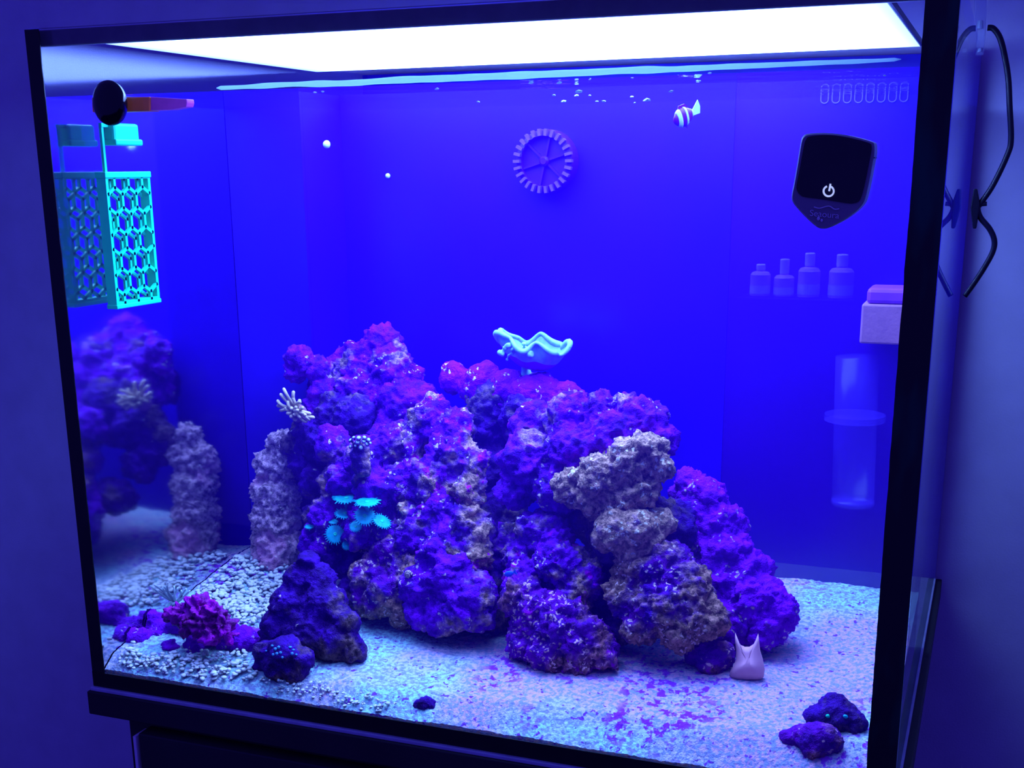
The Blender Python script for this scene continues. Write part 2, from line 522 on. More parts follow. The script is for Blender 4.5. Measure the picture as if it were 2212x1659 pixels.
def sand_mat(name, cyan, pink, seed=0.0):
    m, nt, out = mat(name)
    L = nt.links.new
    tc = node(nt, 'ShaderNodeTexCoord')
    mp = node(nt, 'ShaderNodeMapping'); mp.inputs['Location'].default_value = (seed, seed * 0.7, 0)
    L(tc.outputs['Object'], mp.inputs[0])

    def nz(scale, det=4):
        n = node(nt, 'ShaderNodeTexNoise'); n.inputs['Scale'].default_value = scale; n.inputs['Detail'].default_value = det
        n.inputs['Roughness'].default_value = 0.6
        L(mp.outputs[0], n.inputs['Vector']); return n

    def rng(n, a, b):
        r = node(nt, 'ShaderNodeMapRange'); r.inputs['From Min'].default_value = a; r.inputs['From Max'].default_value = b
        L(n.outputs['Fac'], r.inputs['Value']); return r

    def mix(f, a, b):
        x = node(nt, 'ShaderNodeMix', data_type='RGBA'); L(f.outputs[0], x.inputs[0])
        for s, c in ((6, a), (7, b)):
            if isinstance(c, tuple): x.inputs[s].default_value = c + (1,)
            else: L(c.outputs[2], x.inputs[s])
        return x
    c = mix(rng(nz(6.0, 4), 0.46, 0.58), cyan, pink)
    c = mix(rng(nz(300, 3), 0.42, 0.58), (0.30, 0.34, 0.55), c)
    # dark grains, thick in patches of violet algae
    sp = mix(rng(nz(170, 2), 0.63, 0.67), c, (0.22, 0.05, 0.45))
    pt = node(nt, 'ShaderNodeMath', operation='MULTIPLY')
    L(rng(nz(9.0, 2), 0.54, 0.62).outputs[0], pt.inputs[0]); L(rng(nz(120, 5), 0.52, 0.57).outputs[0], pt.inputs[1])
    sp2 = mix(pt, sp, (0.30, 0.03, 0.60))
    b = node(nt, 'ShaderNodeBsdfPrincipled'); b.inputs['Roughness'].default_value = 0.9; b.inputs['Specular IOR Level'].default_value = 0.1
    L(sp2.outputs[2], b.inputs['Base Color'])
    bp = node(nt, 'ShaderNodeBump'); bp.inputs['Strength'].default_value = 0.8; bp.inputs['Distance'].default_value = 0.002
    L(nz(420, 3).outputs['Fac'], bp.inputs['Height']); L(bp.outputs['Normal'], b.inputs['Normal'])
    L(b.outputs[0], out.inputs[0])
    return m


M_sand = sand_mat('white_aragonite_sand', (0.46, 0.88, 0.80), (0.85, 0.42, 0.62))
M_sandedge = sand_mat('sand_against_glass', (0.75, 0.42, 0.40), (0.8, 0.38, 0.4), 2.0)
nx, ny = 420, 210
X0, X1, Y0, Y1 = G + 0.0008, W - G - 0.0008, G + 0.0006, YB - 0.0003
vs = [(X0 + (X1 - X0) * i / nx, Y0 + (Y1 - Y0) * j / ny, 0) for j in range(ny + 1) for i in range(nx + 1)]
vs = [(x, y, sand_z(x, y) + 0.0009 * noise.noise(Vector((x * 330, y * 330, 9)))) for x, y, z in vs]
fs = [(j * (nx + 1) + i, j * (nx + 1) + i + 1, (j + 1) * (nx + 1) + i + 1, (j + 1) * (nx + 1) + i) for j in range(ny) for i in range(nx)]
sb = MB().add(vs, fs).put('sand_bed', M_sand, smooth=True)
tag(sb, 'pale speckled sand bed covering the aquarium floor', 'sand', kind='stuff')
ev = []
for i in range(nx + 1):
    x, y, z = vs[i]
    ev += [(x, y, 0.001), (x, y, z)]
MB().add(ev, [(2 * i, 2 * i + 2, 2 * i + 3, 2 * i + 1) for i in range(nx)]).put('sand_edge', M_sandedge, sb)

# coarse gravel in the left corner: far too many pebbles to pick apart
M_gravel = plain('coral_gravel', (0.85, 0.88, 0.78), 0.7, 0.2, vary=0.35, vscale=90)
rnd = random.Random(4)
mb = MB(); V, F = ico(2)


def pebble(px, py, s):
    for Y in np.linspace(0.008, 0.30, 140):       # where the line of sight meets the sand
        q = P(px, py, Y)
        if q[2] <= sand_z(q[0], q[1]) + 0.002: break
    if not (X0 + 0.003 < q[0] < X1): return
    sx = M(s, q[1])
    ax = np.array([rnd.uniform(0.7, 1.5), rnd.uniform(0.7, 1.3), rnd.uniform(0.5, 0.8)]) * sx
    R = np.array(Matrix.Rotation(rnd.uniform(0, 6.3), 3, 'Z') @ Matrix.Rotation(rnd.uniform(-0.5, 0.5), 3, 'X'))
    k = rnd.uniform(0, 99)
    w = np.array([1 + 0.25 * noise.noise(Vector(v) * 1.3 + Vector((k, 0, 0))) for v in V])
    mb.add(q + (V * w[:, None] * ax) @ R.T + np.array([0, 0, rnd.uniform(0.0005, 0.0035)]), F)


def in_poly(x, y, poly):
    c = False
    for i in range(len(poly)):
        (x1, y1), (x2, y2) = poly[i], poly[i - 1]
        if (y1 > y) != (y2 > y) and x < (x2 - x1) * (y - y1) / (y2 - y1) + x1: c = not c
    return c


for poly, cnt, s in (([(515, 1200), (625, 1205), (610, 1290), (560, 1345), (505, 1360), (400, 1320), (415, 1290)], 560, 5.6),
                     ([(245, 1443), (290, 1385), (305, 1420), (400, 1410), (530, 1410), (560, 1470), (450, 1470)], 260, 5.4),
                     ([(560, 1470), (700, 1480), (860, 1525), (840, 1545), (600, 1500)], 110, 3.4)):
    xs = [q[0] for q in poly]; ys = [q[1] for q in poly]
    for _ in range(cnt):
        for _t in range(40):
            x, y = rnd.uniform(min(xs), max(xs)), rnd.uniform(min(ys), max(ys))
            if in_poly(x, y, poly): break
        pebble(x, y, s * rnd.uniform(0.7, 1.35))
tag(mb.put('coral_gravel', M_gravel, smooth=True), 'heap of coarse white coral gravel by the left glass', 'gravel', kind='stuff')

# ------------------------------------------------------------------ rocks
from mathutils.bvhtree import BVHTree
ROCKS = []


def sand_Y(px, py):
    for Y in np.linspace(0.008, 0.30, 300):
        q = P(px, py, Y)
        if q[2] <= sand_z(q[0], q[1]): return Y
    return 0.30


def rock_Y(px, py, fallback):
    """depth at which the rocks' own surface stands there"""
    d = P(px, py, 1.0) - CAM; d /= np.linalg.norm(d)
    best = None
    for tree, off in ROCKS:
        h = tree.ray_cast(Vector(CAM - off), Vector(d))
        if h[0] is not None and (best is None or h[3] < best[1]): best = (h[0].y + off[1], h[3])
    return best[0] if best else fallback


PUR = (0.25, 0.0, 0.72); DRK = (0.07, 0.0, 0.32); TAN = (0.80, 0.40, 0.28); WHT = (0.9, 0.65, 0.6); MAG = (0.50, 0.0, 0.55)
R_pur = rockmat('purple_live_rock', PUR, DRK, TAN, WHT, 0.60, 0.58)
R_pur2 = rockmat('smooth_purple_live_rock', (0.32, 0.0, 0.78), (0.20, 0.0, 0.6), TAN, WHT, 0.68, 0.56)
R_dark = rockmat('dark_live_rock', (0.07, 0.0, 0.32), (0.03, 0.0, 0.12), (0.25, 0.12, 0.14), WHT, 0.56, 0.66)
R_tan = rockmat('tan_live_rock', PUR, DRK, TAN, WHT, 0.52, 0.55, magenta=MAG)
R_tan2 = rockmat('grey_live_rock', (0.22, 0.05, 0.4), DRK, (0.85, 0.45, 0.28), (0.95, 0.8, 0.6), 0.36, 0.5)
R_brown = rockmat('brown_live_rock', (0.17, 0.0, 0.36), DRK, (0.65, 0.30, 0.22), (0.95, 0.6, 0.55), 0.47, 0.5)
R_pale = rockmat('pale_dry_rock', (0.97, 0.46, 0.62), (0.82, 0.30, 0.52), (0.98, 0.56, 0.66), (0.97, 0.75, 0.6), 0.44, 0.6)
R_spk = rockmat('speckled_purple_rock', (0.22, 0.0, 0.46), (0.08, 0.0, 0.28), (0.5, 0.15, 0.22), (0.9, 0.45, 0.5), 0.56, 0.47, magenta=(0.4, 0.0, 0.5))

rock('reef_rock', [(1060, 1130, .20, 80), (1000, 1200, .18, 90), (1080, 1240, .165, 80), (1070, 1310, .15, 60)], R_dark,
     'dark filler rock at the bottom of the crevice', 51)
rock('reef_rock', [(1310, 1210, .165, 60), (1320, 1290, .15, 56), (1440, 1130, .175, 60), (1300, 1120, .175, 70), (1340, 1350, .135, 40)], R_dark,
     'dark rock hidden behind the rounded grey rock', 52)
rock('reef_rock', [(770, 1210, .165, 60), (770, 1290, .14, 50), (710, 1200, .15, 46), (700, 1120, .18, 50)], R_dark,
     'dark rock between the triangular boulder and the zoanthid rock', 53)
rock('rock_pillar', [(606, 960, .215, 34), (590, 1010, .215, 46), (615, 1000, .212, 34), (592, 1060, .212, 50), (612, 1075, .21, 42), (598, 1120, .21, 54), (594, 1170, .208, 54),
                     (600, 1215, .205, 56), (615, 1180, .207, 48), (600, 1260, .205, 52)], R_pale,
     'pale pinkish upright rock pillar in the back left corner', 1, amp=0.004, freq=60, fine=0.0022, pits=0.006)
rock('reef_rock', [(828, 748, .255, 40), (790, 790, .25, 60), (850, 810, .24, 62), (745, 800, .25, 45), (730, 850, .245, 55), (800, 870, .235, 80), (880, 880, .225, 62), (850, 950, .215, 70), (780, 950, .22, 60)], R_pur,
     'tall purple rock peak behind the torch coral', 2, amp=0.007)
rock('reef_rock', [(652, 775, .215, 34), (690, 800, .218, 30), (640, 805, .212, 24), (700, 840, .218, 34), (690, 880, .215, 36)], R_pur,
     'knobby purple rock left of the tall peak', 3, amp=0.005)
rock('reef_rock', [(720, 890, .215, 50), (765, 905, .205, 52), (665, 930, .205, 42), (640, 965, .205, 34), (700, 960, .2, 48), (660, 1000, .205, 38), (690, 1040, .2, 44)], R_dark,
     'greyish rock ledge under the torch coral', 4, amp=0.006)
rock('reef_rock', [(720, 960, .175, 42), (790, 990, .17, 55), (840, 960, .18, 48), (750, 1040, .165, 58), (830, 1060, .16, 58), (720, 1120, .155, 56), (790, 1130, .15, 62), (690, 1170, .15, 42), (850, 1150, .15, 50)], R_pur,
     'purple rock carrying the cyan zoanthids', 5, amp=0.007)
rock('reef_rock', [(930, 915, .20, 56), (900, 960, .195, 56), (985, 930, .19, 45), (980, 990, .175, 56), (1020, 1000, .17, 40), (940, 1040, .165, 62), (1010, 1060, .16, 44), (890, 1040, .17, 50)], R_tan,
     'tan and magenta rock left of the dark crevice', 6, amp=0.006, fine=0.0022)
rock('reef_rock', [(985, 815, .245, 36), (1040, 832, .24, 48), (1100, 848, .235, 46), (1170, 856, .23, 46), (1222, 862, .225, 40), (1150, 862, .225, 46), (1215, 890, .215, 36)], R_pur2,
     'smooth violet slab with the cup coral on top', 7, amp=0.0035, fine=0.0008)
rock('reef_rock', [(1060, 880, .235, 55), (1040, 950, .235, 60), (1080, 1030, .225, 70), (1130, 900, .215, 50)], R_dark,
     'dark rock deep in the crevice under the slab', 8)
rock('reef_rock', [(1160, 930, .19, 56), (1230, 910, .185, 58), (1300, 890, .18, 48), (1350, 880, .18, 34), (1390, 915, .175, 48), (1415, 950, .17, 36), (1330, 960, .165, 66), (1250, 980, .165, 70),
                   (1150, 1000, .165, 66), (1120, 1050, .16, 50), (1200, 1055, .155, 54)], R_pur,
     'large purple boulder at the upper right of the pile', 9, amp=0.007)
rock('reef_rock', [(1240, 1050, .14, 46), (1300, 1030, .138, 54), (1355, 1000, .14, 50), (1400, 980, .145, 40), (1425, 1005, .145, 28), (1280, 1080, .136, 38), (1340, 1070, .135, 44), (1390, 1060, .14, 36)], R_tan2,
     'curved grey-tan rock with pitted bands below the large boulder', 10, amp=0.005, freq=45, fine=0.0022, pits=0.006)
rock('reef_rock', [(1330, 1145, .125, 48), (1375, 1140, .125, 46), (1310, 1160, .125, 34), (1400, 1165, .13, 38), (1360, 1190, .125, 32), (1430, 1130, .14, 34)], R_tan2,
     'rounded grey rock wedged in the middle of the pile', 11, amp=0.003, fine=0.0012)
rock('reef_rock', [(1155, 1140, .15, 42), (1195, 1165, .145, 52), (1130, 1200, .15, 48), (1210, 1220, .135, 64), (1260, 1260, .13, 50), (1150, 1260, .135, 56), (1090, 1170, .16, 36), (1230, 1310, .12, 50)], R_tan,
     'sloping tan rock in the centre of the pile', 12, amp=0.005, fine=0.0024)
rock('reef_rock', [(900, 1110, .155, 46), (950, 1105, .15, 48), (1000, 1130, .145, 44), (1030, 1160, .145, 38), (900, 1160, .145, 52), (960, 1170, .14, 55), (1020, 1210, .135, 44)], R_tan,
     'crusty tan and violet rock right of the zoanthids', 13, amp=0.006, fine=0.0024)
rock('reef_rock', [(940, 1200, .125, 46), (980, 1240, .12, 56), (1020, 1280, .115, 52), (930, 1270, .12, 60), (990, 1310, .11, 56), (1030, 1330, .11, 34), (920, 1320, .112, 44), (960, 1340, .11, 40)], R_pur,
     'violet rock with a finger-like ridge above the sand', 14, amp=0.006)
rock('reef_rock', [(850, 1200, .14, 52), (810, 1250, .13, 56), (850, 1280, .125, 56), (800, 1300, .12, 42), (870, 1320, .12, 36), (880, 1240, .13, 50)], R_brown,
     'dark crusty rock behind the triangular boulder', 15, amp=0.006)
rock('reef_rock', [(1130, 1290, .105, 48), (1165, 1330, .10, 60), (1220, 1350, .095, 66), (1140, 1375, .098, 52), (1200, 1400, .09, 58), (1265, 1385, .088, 56), (1300, 1405, .085, 38), (1260, 1425, .084, 42)], R_spk,
     'purple rock with pink specks at the front of the pile', 16, base=(1230, 1445), amp=0.005, fine=0.0024)
rock('reef_rock', [(1380, 1225, .13, 55), (1440, 1235, .13, 62), (1490, 1270, .125, 56), (1360, 1290, .12, 50), (1430, 1310, .115, 66), (1510, 1330, .115, 52), (1390, 1350, .11, 46), (1460, 1360, .11, 46)], R_brown,
     'brown mottled rock under the rounded grey rock', 17, amp=0.005, fine=0.0024, pits=0.005)
rock('reef_rock', [(1490, 1065, .21, 46), (1530, 1075, .205, 44), (1500, 1120, .20, 56), (1560, 1140, .195, 52), (1480, 1170, .19, 50), (1570, 1200, .185, 58), (1610, 1240, .18, 50), (1550, 1260, .175, 60),
                   (1630, 1300, .165, 58), (1680, 1320, .165, 44), (1580, 1340, .16, 52), (1660, 1360, .155, 40)], R_pur2,
     'violet rock sloping down to the right edge of the pile', 18, amp=0.006, fine=0.0016)
rock('reef_rock', [(668, 1216, .085, 26), (650, 1255, .082, 42), (690, 1250, .083, 40), (632, 1305, .075, 52), (700, 1310, .076, 58), (740, 1345, .07, 42), (605, 1355, .068, 44), (670, 1365, .066, 62), (725, 1385, .066, 52), (760, 1400, .064, 36), (778, 1414, .064, 20), (590, 1380, .066, 34)], R_dark,
     'dark triangular boulder leaning at the front left', 19, base=(700, 1425), amp=0.0035, fine=0.0014)
rock('coral_rock', [(575, 1410, .036, 34), (620, 1415, .034, 44), (655, 1425, .032, 32), (600, 1440, .032, 38), (640, 1450, .030, 32), (562, 1440, .034, 20)], R_dark,
     'small dark rock with tiny blue polyps at the front glass', 20, base=(610, 1468), amp=0.003, fine=0.001)
rock('coral_rock', [(1520, 1410, .105, 36), (1555, 1415, .105, 34), (1535, 1430, .10, 34), (1500, 1415, .105, 22)], R_spk,
     'round purple stone beside the pink horned shell', 21, base=(1530, 1450), amp=0.002, fine=0.001)
rock('coral_rock', [(1800, 1520, .065, 26), (1810, 1550, .06, 36), (1780, 1555, .06, 30), (1845, 1560, .06, 26), (1755, 1545, .06, 16)], R_dark,
     'dark cone-shaped rock with two cyan spots in the right corner', 22, base=(1810, 1576), amp=0.003, fine=0.001)
rock('coral_rock', [(1740, 1590, .042, 34), (1780, 1595, .04, 34), (1705, 1595, .042, 22), (1755, 1610, .038, 34), (1800, 1605, .038, 22)], R_spk,
     'flat purple rubble stone in front of the cone-shaped rock', 23, base=(1755, 1628), amp=0.0025, fine=0.001)
rock('coral_rock', [(917, 1517, .03, 17), (905, 1525, .03, 13), (932, 1522, .03, 12)], R_dark,
     'tiny dark pebble of live rock alone on the open sand', 24, base=(917, 1531), amp=0.0015, fine=0.0008, voxel=0.001)
rock('coral_rock', [(400, 1350, .072, 40), (450, 1360, .066, 46), (490, 1375, .062, 40), (350, 1375, .066, 38), (300, 1380, .050, 32), (330, 1345, .075, 30), (430, 1395, .055, 36), (530, 1385, .06, 34), (370, 1400, .045, 26)], R_pur2,
     'low violet rock under the red coral', 25, base=(420, 1412), amp=0.003)

# ------------------------------------------------------------------ corals and animals
def vivid(name, col, vary=0.25, vscale=120, rough=0.5, bump=0.0):
    """strongly coloured tissue or plastic; it only reflects the light that falls on it"""
    return plain(name, col, rough, 0.2, vary=vary, vscale=vscale, bump=bump)


M_red = vivid('red_coral_tissue', (0.44, 0.0, 0.40), vary=0.9, vscale=60, bump=0.6)
M_cyan = vivid('cyan_polyp_tissue', (0.0, 0.55, 0.60), vscale=300)
M_mouth = vivid('green_polyp_mouth', (0.0, 0.95, 0.45))
M_pale = plain('pale_polyp_tissue', (0.6, 0.85, 0.75), 0.5, vary=0.3)
M_torch = plain('torch_tentacle', (0.75, 0.55, 0.32), 0.5, 0.2, vary=0.35, vscale=130)
M_torchbase = plain('torch_base', (0.35, 0.12, 0.35), 0.6)
M_stalk = plain('dark_stalk', (0.10, 0.02, 0.30), 0.6, bump=0.3)
M_cupunder = plain('violet_cup_underside', (0.32, 0.02, 0.6), 0.6, bump=0.3)
M_cuprim = plain('cyan_cup_rim', (0.28, 0.60, 0.72), 0.5, vary=0.3, vscale=150)

# torch coral
TY = min(rock_Y(650, 905, 0.2), 0.21) - 0.2
t = empty('torch_coral', P(655, 905, 0.2 + TY), 'pale torch coral with many finger tentacles on the grey ledge', 'coral')
MB().add((ico(3)[0] * np.array([0.0085, 0.006, 0.0085])) + P(645, 893, 0.200 + TY), ico(3)[1]).put('base', M_torchbase, t, smooth=True)
r = random.Random(11)
tips = [(612, 838), (634, 844), (605, 850), (599, 864), (598, 876), (604, 887), (620, 892), (628, 900), (641, 908), (650, 903), (656, 893), (664, 912), (671, 908), (680, 902), (672, 894), (655, 880), (648, 862),
        (632, 858), (622, 866), (640, 878), (630, 884), (618, 880), (650, 868), (661, 897), (636, 895), (645, 886)]
for (x, y) in tips:
    front = 0.5 + 0.5 * r.random()
    dist = math.hypot(x - 642, y - 886)
    tip = P(x, y, TY + 0.188 + 0.00009 * dist - (0.006 if dist < 22 else 0.0))
    root = P(642 + (x - 642) * 0.22, 888 + (y - 888) * 0.22, TY + 0.196)
    mid = (tip + root) / 2 + np.array([r.uniform(-.002, .002), -0.004 * front, r.uniform(-0.001, 0.002)])
    pts = spline([root, mid, tip], 5)
    n = len(pts)
    rad = [0.00105 + 0.0005 * math.sin(i / (n - 1) * 2.2) for i in range(n)]
    rad[-1] = 0.0007
    MB().tube(pts, rad, 8).put('tentacle', M_torch, t, smooth=True)

# cyan zoanthid polyps: fringed discs, each turned its own way
def polyp(c, rad, nrm, label, rr):
    o = empty('zoanthid_polyp', c, label, 'coral polyp', 'cyan zoanthids on the purple rock')
    q = Vector((0, 0, 1)).rotation_difference(Vector(nrm))
    R = np.array(q.to_matrix())
    mbd = MB()
    prof = [(0.12, -1.1), (0.2, -0.5), (0.6, -0.12), (0.95, 0.02), (1.0, 0.08), (0.9, 0.13), (0.55, 0.08), (0.3, 0.1)]
    mbd.lathe([(a * rad, b * rad) for a, b in prof], n=28)
    mbd.v = [tuple(R @ np.array(v)) for v in mbd.v]
    mbd.put('disc', M_cyan, o, smooth=True, world=False)
    fr = MB()
    for k in range(26):
        a = 2 * math.pi * k / 26
        L = rad * rr.uniform(1.1, 1.27)
        up = rad * rr.uniform(-0.05, 0.2)
        d = np.array([math.cos(a), math.sin(a), 0])
        fr.tube([R @ (d * rad * 0.9 + np.array([0, 0, rad * 0.08])), R @ (d * L + np.array([0, 0, up]))], [rad * 0.075, rad * 0.035], 5)
    fr.put('fringe', M_cyan, o, world=False)
    mo = MB(); mo.lathe([(a * rad, b * rad) for a, b in [(0.02, 0.06), (0.22, 0.09), (0.2, 0.15), (0.1, 0.17), (0.05, 0.13)]], n=16)
    mo.v = [tuple(R @ np.array(v)) for v in mo.v]
    mo.put('mouth', M_mouth, o, smooth=True, world=False)
    return o


toc = lambda c: (CAM - c) / np.linalg.norm(CAM - c)
rr = random.Random(3)
for (x, y, Y, rp, tilt, lab) in [
    (748, 1078, .112, 27, 0.86, 'flat cyan zoanthid polyp seen edge-on at the top of the group'),
    (793, 1086, .112, 26, 0.86, 'flat cyan zoanthid polyp overlapping the topmost one'),
    (745, 1110, .108, 21, 0.75, 'tilted cyan zoanthid polyp left of the widest open one'),
    (788, 1115, .106, 22, 0.35, 'wide open cyan zoanthid polyp with bright green mouth, beside a folded one'),
    (824, 1127, .108, 21, -0.8, 'cyan zoanthid polyp folded downward at the outer side of the group'),
    (768, 1138, .105, 13, 0.35, 'half-open small cyan zoanthid polyp between the two wide open ones'),
    (724, 1154, .104, 21, 0.12, 'lowest wide open cyan zoanthid polyp with round fringe'),
    (720, 1127, .108, 10, 0.7, 'tiny closed cyan zoanthid polyp above the lowest wide one'),
    (750, 1178, .104, 11, -0.3, 'small hanging cyan zoanthid polyp under the group'),
        (668, 1138, .125, 10, 0.8, 'tiny cyan zoanthid polyp beside the pale pillar')]:
    Y = rock_Y(x, y, Y) - M(rp, Y) * (0.75 if abs(tilt) > 0.5 else 0.9)
    c = P(x, y, Y)
    v = toc(c)
    side = 0.5 if tilt < 0 else 0.0
    nrm = v * (1 - abs(tilt)) + np.array([side, 0, 1 - side * 0.3]) * abs(tilt)
    polyp(c, M(rp, Y), nrm / np.linalg.norm(nrm), lab, rr)

# frag with button polyps
FY = rock_Y(778, 1030, 0.13) - 0.13
t = empty('zoanthid_frag', P(778, 1030, 0.118 + FY), 'knob of blue-white button polyps on a dark plug above the cyan zoanthids', 'coral')
rc = M(24, 0.12)
put('plug', blobmesh('plug', [(P(778, 985, .122 + FY), M(22, .12)), (P(782, 1012, .122 + FY), M(24, .12)), (P(776, 1035, .130 + FY), M(20, .12)), (P(780, 965, .122 + FY), M(20, .12))], voxel=0.0012, seed=31, amp=0.002, fine=0.0008),
    rockmat('plug_rock', DRK, (0.05, 0.01, 0.2), TAN, WHT, 0.5, 0.6), t, smooth=True)
for k, (x, y, w) in enumerate([(757, 951, 6), (764, 945, 5), (775, 946, 7), (787, 945, 6), (796, 950, 6), (773, 955, 7), (786, 953, 6), (793, 959, 6), (757, 965, 5), (780, 967, 7), (768, 963, 4), (800, 957, 4)]):
    b = P(x, y, FY + 0.1145 + 0.00035 * abs(k - 9))
    dd = b - P(778, 968, 0.124 + FY); dd /= np.linalg.norm(dd)
    q = Vector((0, 0, 1)).rotation_difference(Vector(dd)); R = np.array(q.to_matrix()); rd = M(w, 0.115)
    ml = MB().lathe([(0.35 * rd, -1.4 * rd), (0.6 * rd, -0.6 * rd), (1.0 * rd, 0.0), (0.95 * rd, 0.2 * rd), (0.5 * rd, 0.05 * rd), (0.3 * rd, 0.1 * rd)], n=16)
    ml.v = [tuple(R @ np.array(v) + b) for v in ml.v]
    po = ml.put('polyp', M_stalk, t, smooth=True)
    mc = MB().lathe([(0.1 * rd, 0.0), (0.66 * rd, 0.12 * rd), (0.6 * rd, 0.32 * rd), (0.2 * rd, 0.36 * rd)], n=14)
    mc.v = [tuple(R @ np.array(v) + b) for v in mc.v]
    mc.put('mouth_disc', M_pale, po, smooth=True)

# cup coral
CYo = rock_Y(1137, 806, .235) - .226
c = P(1150, 755, 0.225 + CYo)
t = empty('cup_coral', P(1138, 800, 0.226 + CYo), 'ruffled cyan cup coral on the violet slab', 'coral')
RC = M(74, 0.225)


def cup_point(a, s):
    ruff = math.sin(5 * a + 0.6) * 0.13 + math.sin(9 * a) * 0.06 + 0.05 * math.sin(2 * a)
    rad = RC * (0.16 + 0.84 * s ** 0.75) * (1 + 0.10 * s * math.sin(7 * a + 1))
    z = RC * (-0.52 + 0.72 * s ** 1.6) + RC * ruff * s ** 3 - 0.16 * rad * math.cos(a)
    return np.array([c[0] + rad * math.cos(a), c[1] + rad * math.sin(a) * 0.7, c[2] + z])


NA, NS = 96, 12
vs = []
for side in (0, 1):
    for i in range(NS + 1):
        for k in range(NA):
            p = cup_point(2 * math.pi * k / NA, i / NS)
            vs.append(p + np.array([0, 0, -0.0012 * side]))
fs = []
n0 = (NS + 1) * NA
for i in range(NS):
    for k in range(NA):
        a, b, d, e = i * NA + k, i * NA + (k + 1) % NA, (i + 1) * NA + (k + 1) % NA, (i + 1) * NA + k
        fs += [(a, b, d, e), (n0 + a, n0 + e, n0 + d, n0 + b)]
for k in range(NA):
    fs.append((NS * NA + k, NS * NA + (k + 1) % NA, n0 + NS * NA + (k + 1) % NA, n0 + NS * NA + k))
cupo = MB().add(vs, fs).put('cup', [M_cupunder, M_cuprim], t, smooth=True)
cyan_from = int(NS * 0.62)
for f in cupo.data.polygons:
    ii = [(v % n0) // NA for v in f.vertices]
    f.material_index = 1 if min(ii) >= cyan_from else 0
rim = [cup_point(2 * math.pi * k / 120, 1.0) for k in range(121)]
MB().tube(rim, [0.0016 + 0.0011 * (0.5 + 0.5 * math.sin(k * 0.37)) for k in range(121)], 8, cap=False).put('rim', M_cuprim, t, smooth=True)
MB().tube(spline([P(1137, 808, .226 + CYo), P(1134, 790, .224 + CYo), P(1130, 770, .220 + CYo), P(1140, 758, .219 + CYo)], 5), [M(v, .22) for v in np.interp(np.linspace(0, 1, 16), [0, .4, 1], [12, 7, 15])], 14).put('stalk', M_cuprim, t, smooth=True)
put('front_lobe', blobmesh('front_lobe', [(P(1130, 762, .208 + CYo), M(13, .21)), (P(1144, 765, .207 + CYo), M(10, .21)), (P(1113, 755, .206 + CYo), M(8, .21)), (P(1098, 746, .205 + CYo), (M(9, .21), M(4, .21), M(5, .21))),
                                          (P(1083, 762, .205 + CYo), (M(9, .21), M(4, .21), M(7, .21))), (P(1132, 744, .206 + CYo), M(6, .21)), (P(1090, 752, .205 + CYo), M(6, .21)), (P(1098, 768, .206 + CYo), M(4.5, .21)), (P(1107, 763, .206 + CYo), M(5, .21)),
                                          (P(1095, 776, .206 + CYo), M(4, .21))], voxel=0.0009, seed=41, amp=0.0012, freq=90, fine=0.0005), M_cuprim, t, smooth=True)

# red coral
RY = rock_Y(440, 1372, .06) - .058
t = empty('red_coral', P(435, 1380, 0.05 + RY), 'crimson ruffled coral on the low violet rock', 'coral')
me = blobmesh('ruffled_head', [(P(395, 1325, .054 + RY), M(26, .05)), (P(430, 1315, .052 + RY), M(30, .05)), (P(465, 1330, .050 + RY), M(30, .05)), (P(480, 1350, .047 + RY), M(24, .05)), (P(440, 1350, .047 + RY), M(32, .05)), (P(370, 1325, .056 + RY), M(14, .05)),
                               (P(460, 1375, .044 + RY), M(22, .05)), (P(495, 1372, .046 + RY), M(14, .05)), (P(415, 1345, .048 + RY), M(26, .05))], voxel=0.0013, seed=42, amp=0.0045, freq=85, fine=0.0026, ridged=0.005)
put('ruffled_head', me, M_red, t, smooth=True)

# branching coral
BY = rock_Y(378, 1306, sand_Y(378, 1304)) - .066
t = empty('branching_coral', P(378, 1302, 0.066 + BY), 'small pale branching coral beside the red coral', 'coral')
r = random.Random(8)
bb = P(378, 1302, .066 + BY)
for (x, y) in [(345, 1270), (352, 1266), (362, 1274), (369, 1268), (376, 1266), (384, 1270), (392, 1275), (402, 1272), (410, 1276), (358, 1284), (396, 1286), (344, 1280)]:
    tip = P(x, y, BY + 0.062 + r.uniform(-.003, .006)); mid = (bb + tip) / 2 + np.array([r.uniform(-.002, .002), r.uniform(-.002, .002), -0.001])
    MB().tube(spline([bb, mid, tip], 4), [M(v, .065) for v in np.linspace(4.0, 2.2, 9)], 7).put('branch', M_pale, t, smooth=True)
MB().tube(spline([P(352, 1312, .062 + BY), P(368, 1306, .062 + BY), P(384, 1302, .064 + BY)], 4), [M(v, .06) for v in np.interp(range(9), [0, 5, 8], [2, 5.5, 2])], 8).put('branch', M_pale, t, smooth=True)

# tiny polyps on the dark rocks
M_bluepolyp = vivid('blue_polyp_tissue', (0.08, 0.38, 0.75))
r = random.Random(5)
for (x, y, Y, s) in [(588, 1395, .0235, 3.5), (595, 1402, .0225, 4.5), (602, 1398, .0225, 4), (598, 1412, .0215, 4), (606, 1410, .0215, 4), (590, 1414, .0225, 3.5), (627, 1398, .021, 4.5), (634, 1404, .020, 3.5), (631, 1412, .0195, 4),
                     (640, 1414, .020, 3), (610, 1420, .0205, 3), (575, 1406, .0265, 3)]:
    Y = rock_Y(x, y, Y) - 0.0002
    d = M(s, Y)
    me = MB().add(ico(2)[0] * np.array([d, d * 0.9, d * r.uniform(0.7, 1.1)]) * np.array([1 + 0.2 * noise.noise(Vector(v) * 2) for v in ico(2)[0]])[:, None] + P(x, y, Y), ico(2)[1])
    tag(me.put('button_polyp', M_bluepolyp, smooth=True), 'tiny blue polyp on the small dark front rock', 'coral polyp', 'tiny blue polyps on the small dark rock')
